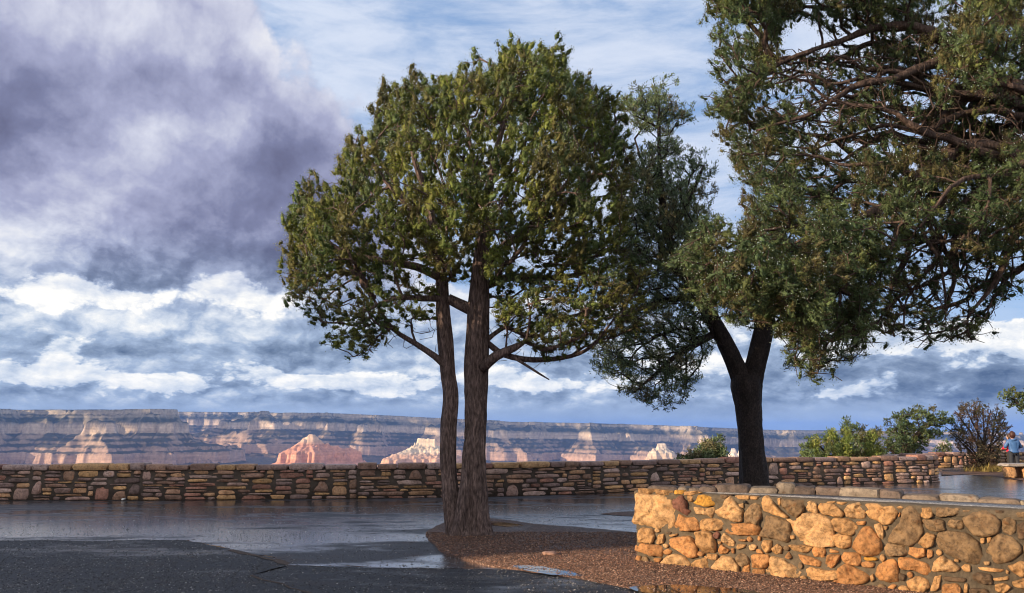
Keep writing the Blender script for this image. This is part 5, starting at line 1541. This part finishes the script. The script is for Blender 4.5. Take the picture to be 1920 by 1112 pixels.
# dry grass at its foot
acc = Acc(); r = np.random.default_rng(3)
g0 = gr(1856, 884)
P = g0 + np.column_stack([r.normal(0, .42, 260), r.normal(0, .2, 260), np.full(260, .02)])
V, F, C = sprays(P, np.tile([0, 0, 1.0], (260, 1)) + r.normal(0, .35, (260, 3)), 7, .34, .018, .3, np.tile([.22, .17, .06], (260, 1)), r, .05)
o = mk('grass_clump', V, F, m_leaf2, None, C); tag(o, 'clump of dry yellow grass at the foot of the bare bush', 'grass')
# leafy branch of a tree standing just out of the frame on the right
Yb = 24.0
shrub('oak_tree', 'dark oak whose leafy branch tip shows at the right edge above the walkers', 'tree', (at(2010, 800, Yb)[0], Yb, 0),
      [[(2010, 918, Yb, 26), (2008, 860, Yb, 22), (2000, 790, Yb, 18), (1985, 720, Yb, 10), (1990, 660, Yb, 4)], [(2003, 800, Yb, 12), (1960, 780, Yb, 8), (1925, 768, Yb, 5), (1895, 745, Yb, 2)], [(2003, 770, Yb, 9), (1955, 750, Yb, 6), (1915, 740, Yb, 2)]],
      [(1882, 738), (1895, 732), (1920, 738), (1960, 700), (2050, 640), (2090, 720), (2080, 800), (2000, 800), (1950, 790), (1920, 786), (1912, 775), (1905, 765), (1890, 750)], Yb, 85, .24, 1.2, 10, (.2, .2, .16), COOLG, 8, .085, .05, 47, 0, .8, None, .006)

# ------------------------------------------------------------------ the walkers
def skin(name, verts, edges, mat, parent, sub=2, smooth=True):
    """verts: (x,y,z,r) local to parent"""
    me = bpy.data.meshes.new(name + '_rig')
    me.from_pydata([v[:3] for v in verts], edges, [])
    tmp = bpy.data.objects.new(name + '_rig', me); COL.objects.link(tmp)
    sm = tmp.modifiers.new('s', 'SKIN'); sb_ = tmp.modifiers.new('d', 'SUBSURF'); sb_.levels = sub; sb_.render_levels = sub
    for i, v in enumerate(verts):
        rr = v[3] if not isinstance(v[3], tuple) else v[3]
        me.skin_vertices[0].data[i].radius = rr if isinstance(rr, tuple) else (rr, rr)
        me.skin_vertices[0].data[i].use_root = (i == 0)
    dg = bpy.context.evaluated_depsgraph_get(); dg.update()
    m2 = bpy.data.meshes.new_from_object(tmp.evaluated_get(dg))
    bpy.data.objects.remove(tmp); bpy.data.meshes.remove(me)
    m2.name = name; m2.materials.clear(); m2.materials.append(mat)
    for p in m2.polygons: p.use_smooth = smooth
    o = bpy.data.objects.new(name, m2); COL.objects.link(o); o.parent = parent
    return o

def chain(V, E, pts, start=None):
    prev = start
    for p in pts:
        V.append(p); i = len(V) - 1
        if prev is not None: E.append((prev, i))
        prev = i
    return prev

def walker(loc, rz, label, jacket, trousers, hair, s, arms):
    root = empty('person', loc, label, 'person')
    root.rotation_euler = (0, 0, rz)
    skin_m = mat_plain('skin', (.50, .30, .22), .5, .08, 20, .05)
    # body, facing +y
    V, E = [], []
    chain(V, E, [(0, 0, .92 * s, .12 * s)])
    nk = chain(V, E, [(0, -.01, 1.10 * s, .12 * s), (0, -.02, 1.28 * s, .13 * s), (0, -.01, 1.40 * s, .065 * s), (0, .01, 1.46 * s, .055 * s)], 0)
    hd = chain(V, E, [(0, .02, 1.53 * s, .085 * s), (0, .02, 1.60 * s, .09 * s), (0, .01, 1.66 * s, .06 * s)], nk)
    chain(V, E, [(0, .115 * s, 1.555 * s, .014 * s)], nk + 1)      # nose
    for sx in (-1, 1):
        chain(V, E, [(sx * .088 * s, 0, 1.56 * s, .016 * s)], nk + 1)  # ears
        chain(V, E, [(sx * .09, 0, .86 * s, .085 * s), (sx * .10, .02, .50 * s, .06 * s), (sx * .105, -.02, .09 * s, .042 * s), (sx * .11, .11, .035, .035 * s)], 0)
        a = arms[0 if sx < 0 else 1]
        w = chain(V, E, [(sx * .17 * s, -.01, 1.34 * s, .055 * s), (*[q * s for q in a[0]], .043 * s), (*[q * s for q in a[1]], .03 * s), (*[q * s for q in a[2]], .032 * s)], 2)
        hx, hy, hz = [q * s for q in a[2]]
        for k in range(4):
            chain(V, E, [(hx + (k - 1.5) * .018, hy + .03, hz - .035, .0095), (hx + (k - 1.5) * .019, hy + .05 - .002 * k, hz - .065 + .004 * abs(k - 1.5), .008), (hx + (k - 1.5) * .018, hy + .05, hz - .09 + .006 * abs(k - 1.5), .007)], w)
        chain(V, E, [(hx - sx * .035, hy + .02, hz - .01, .010), (hx - sx * .045, hy + .045, hz - .035, .008)], w)
    skin('body', V, E, skin_m, root)
    # trousers
    V, E = [], []
    chain(V, E, [(0, 0, .95 * s, (.165 * s, .125 * s))])
    for sx in (-1, 1):
        chain(V, E, [(sx * .09, 0, .84 * s, .105 * s), (sx * .10, .02, .50 * s, .08 * s), (sx * .105, -.02, .10 * s, .068 * s)], 0)
    skin('trousers', V, E, trousers, root)
    # jacket
    V, E = [], []
    chain(V, E, [(0, 0, 1.12 * s, (.19 * s, .15 * s))])
    chain(V, E, [(0, 0, .90 * s, (.215 * s, .165 * s)), (0, 0, .84 * s, (.205 * s, .16 * s))], 0)
    c = chain(V, E, [(0, -.01, 1.28 * s, (.185 * s, .14 * s)), (0, -.02, 1.40 * s, (.10 * s, .09 * s)), (0, -.03, 1.445 * s, (.085 * s, .085 * s))], 0)
    for sx in (-1, 1):
        a = arms[0 if sx < 0 else 1]
        e = np.array(a[0]); wv_ = np.array(a[1])
        chain(V, E, [(sx * .18 * s, -.01, 1.33 * s, .085 * s), (*[q * s for q in e], .07 * s), (*[q * s for q in (e * .15 + wv_ * .85)], .056 * s)], 3)
    jk = skin('jacket', V, E, jacket, root)
    # hood folded at the neck
    V, E = [], []
    chain(V, E, [(-.08 * s, -.09 * s, 1.41 * s, .035 * s), (0, -.135 * s, 1.385 * s, .05 * s), (.08 * s, -.09 * s, 1.41 * s, .035 * s)])
    skin('hood', V, E, jacket, jk)
    # shoes
    for sx in (-1, 1):
        V, E = [], []
        chain(V, E, [(sx * .105, -.05, .05, .05 * s), (sx * .108, .05, .045, .045 * s), (sx * .115, .16, .035, .038 * s)])
        skin('shoe', V, E, mat_shoe, root)
    # hair, a full bob
    th = np.linspace(0, 2 * np.pi, 25)[:-1]; ph = np.linspace(-1.35, np.pi / 2, 15)
    TH, PH = np.meshgrid(th, ph)
    n = np.stack([np.cos(PH) * np.cos(TH), np.cos(PH) * np.sin(TH), np.sin(PH)], -1).reshape(-1, 3)
    k = 1 + .10 * fbm(n * np.array([3, 3, 1.2]) + 3, 3, 4)
    Hv = n * np.array([.118, .125, .150]) * k[:, None]
    front = np.clip(n[:, 1], 0, 1) * np.clip(-n[:, 2] + .35, 0, 1)       # leave the face free
    Hv[:, 1] -= front * .13
    Hv = (Hv + np.array([0, -.025, 1.60])) * s
    ii = np.arange(15 * 24).reshape(15, 24)
    F = np.stack([ii[:-1], np.roll(ii[:-1], -1, 1), np.roll(ii[1:], -1, 1), ii[1:]], -1).reshape(-1, 4)
    me = bpy.data.meshes.new('hair'); me.from_pydata(Hv.tolist(), [], F.tolist()); me.materials.append(hair)
    for p in me.polygons: p.use_smooth = True
    ho = bpy.data.objects.new('hair', me); COL.objects.link(ho); ho.parent = root
    # eyes and mouth
    bits = [('eye',) + berries(np.array([[sx * .033, .098, 1.585]]) * s, .011, None) for sx in (-1, 1)]
    bits.append(('mouth',) + tubes(np.array([[-.025, .098, 1.515]]) * s, np.array([[.025, .098, 1.515]]) * s, np.array([.006]), np.array([.006]), 6))
    for nm, V, F in bits:
        me = bpy.data.meshes.new(nm); me.from_pydata(V.tolist(), [], F.tolist()); me.materials.append(mat_face)
        fo = bpy.data.objects.new(nm, me); COL.objects.link(fo); fo.parent = root
    return root
mat_face = mat_plain('dark_features', (.05, .02, .02), .5, .1)
mat_shoe = mat_plain('dark_leather', (.03, .025, .022), .6, .2)
mj1 = mat_plain('blue_nylon', (.045, .12, .30), .5, .15, 12, .3)
mj2 = mat_plain('red_nylon', (.50, .02, .055), .5, .15, 12, .3)
mt1 = mat_plain('slate_cloth', (.022, .026, .038), .8, .2, 20, .2)
mt2 = mat_plain('black_cloth', (.02, .02, .024), .8, .2, 20, .2)
mh1 = mat_plain('auburn_hair', (.045, .014, .012), .5, .4, 40, .5)
mh2 = mat_plain('brown_hair', (.05, .025, .015), .5, .4, 40, .5)
ARM = [((-.31, .02, 1.10), (-.20, .22, 1.08), (-.15, .28, 1.10)), ((.31, .03, 1.10), (.22, .22, 1.06), (.16, .28, 1.08))]
wp1 = gr(1905, 889)
walker(wp1, R(-8), 'person with dark reddish hair in a blue hooded jacket and slate trousers, back turned', mj1, mt1, mh1, .88, ARM)
wp2 = wp1 * np.array([1.014, 1.014, 1]) + np.array([-.11, 0, 0])
walker(wp2, R(14), 'companion in a red jacket standing half hidden behind the person in blue', mj2, mt2, mh2, .83, ARM)

# ------------------------------------------------------------------ a lodge added outside the frame to cast shade on the terrace
def lodge():
    e1 = np.array([-SH[0], -SH[1], 0]); e2 = np.array([-e1[1], e1[0], 0])
    o0 = e1 * -21 + e2 * 10.2
    root = empty('shade_lodge', o0, 'unseen brown lodge with a pitched roof, added to shade the terrace', 'building')
    def W(s, c, z): return o0 + e1 * s + e2 * c + np.array([0, 0, z])
    Lc, Wd, he, hr = 22.0, 9.0, 6.6, LODGE_H
    V = [W(0, 0, -.3), W(0, Lc, -.3), W(-Wd, Lc, -.3), W(-Wd, 0, -.3), W(0, 0, he), W(0, Lc, he), W(-Wd, Lc, he), W(-Wd, 0, he), W(-Wd / 2, 0, hr - .1), W(-Wd / 2, Lc, hr - .1)]
    mk('wall', V, [np.array([[0, 1, 5, 4], [1, 2, 6, 5], [2, 3, 7, 6], [3, 0, 4, 7]]), np.array([[4, 8, 7], [5, 6, 9]])], mat_plain('brown_timber', (.10, .06, .04), .8, .3, 4, .4), root)
    tw0 = e1 * -5.2 + e2 * 3.6; tw1 = e1 * -5.2 + e2 * 10.6  # unseen wall added to shade the near asphalt
    def TW(p, d, z): return p + e1 * d + np.array([0, 0, z])
    mk('shade_wall', [TW(tw0, 0, -.2), TW(tw1, 0, -.2), TW(tw1, -.5, -.2), TW(tw0, -.5, -.2), TW(tw0, 0, 1.9), TW(tw1, 0, 1.9), TW(tw1, -.5, 1.9), TW(tw0, -.5, 1.9)], BOXF, mat_plain('shade_wall_stone', (.2, .15, .11), .85, .4, 6, .6), root)
    ov = .5
    R_ = [W(ov, -ov, he - .2), W(ov, Lc + ov, he - .2), W(-Wd / 2, Lc + ov, hr), W(-Wd / 2, -ov, hr), W(-Wd - ov, -ov, he - .2), W(-Wd - ov, Lc + ov, he - .2)]
    R2 = [p + np.array([0, 0, .15]) for p in R_]
    mk('roof', R_ + R2, np.array([[0, 1, 2, 3], [3, 2, 5, 4], [6, 9, 8, 7], [9, 10, 11, 8], [0, 6, 7, 1], [4, 5, 11, 10], [0, 3, 9, 6], [3, 4, 10, 9], [1, 7, 8, 2], [2, 8, 11, 5]]), mat_plain('green_shingle', (.05, .06, .045), .85, .3, 6, .4), root)
    glass = mat_plain('window_glass', (.02, .025, .03), .08, .1, 1, 0, .6); wf = mat_plain('white_frame', (.6, .58, .52), .6, .1)
    for z in (1.0, 3.9):
        for c in np.arange(1.5, Lc - 1.5, 2.6):
            ac = Acc()
            for (c0, c1, z0, z1) in ((c, c + 1.3, z, z + .1), (c, c + 1.3, z + 1.5, z + 1.6), (c, c + .1, z + .1, z + 1.5), (c + 1.2, c + 1.3, z + .1, z + 1.5)):
                ac.add([W(.01, c0, z0), W(.01, c1, z0), W(.08, c1, z0), W(.08, c0, z0), W(.01, c0, z1), W(.01, c1, z1), W(.08, c1, z1), W(.08, c0, z1)], BOXF)
            f = ac.build('window', wf, root)
            g = mk('pane', [W(.03, c + .1, z + .1), W(.03, c + 1.2, z + .1), W(.03, c + 1.2, z + 1.5), W(.03, c + .1, z + 1.5)], np.array([[0, 1, 2, 3]]), glass, f)
LODGE_H = 9.6
lodge()

# ------------------------------------------------------------------ air
mh, th, bh_, ph = material('air')
for n in list(th.n):
    if n.type == 'BSDF_PRINCIPLED': th.n.remove(n)
pv = th.node('ShaderNodeVolumePrincipled')
pv.inputs['Color'].default_value = (.17, .37, .95, 1); pv.inputs['Density'].default_value = 1.75e-5
pv.inputs['Anisotropy'].default_value = 0.0
th.l.new(pv.outputs[0], th.n['Material Output'].inputs['Volume'])
hz = mk('haze', box_v(-40001, 40001, -1501, 60001, -771, 480), BOXF, mh)
tag(hz, kind='stuff')

# ------------------------------------------------------------------ camera
cam = bpy.data.cameras.new('camera'); co = bpy.data.objects.new('camera', cam); COL.objects.link(co)
cam.sensor_width = 36; cam.lens = 36 * FPX / W_; cam.clip_start = 0.05; cam.clip_end = 120000
co.location = EYE; co.rotation_euler = (math.pi / 2 + PITCH, 0, 0)
scene.camera = co
vs = scene.view_settings; vs.view_transform = 'Standard'; vs.look = 'None'; vs.exposure = 0.75; vs.gamma = 1.0
scene.render.resolution_x, scene.render.resolution_y = 1024, 593
cy = scene.cycles
cy.max_bounces = 6; cy.diffuse_bounces = 3; cy.glossy_bounces = 3; cy.transmission_bounces = 3; cy.volume_bounces = 1; cy.transparent_max_bounces = 8
cy.sample_clamp_indirect = 6
cy.pixel_filter_type = 'BLACKMAN_HARRIS'; cy.filter_width = 1.05
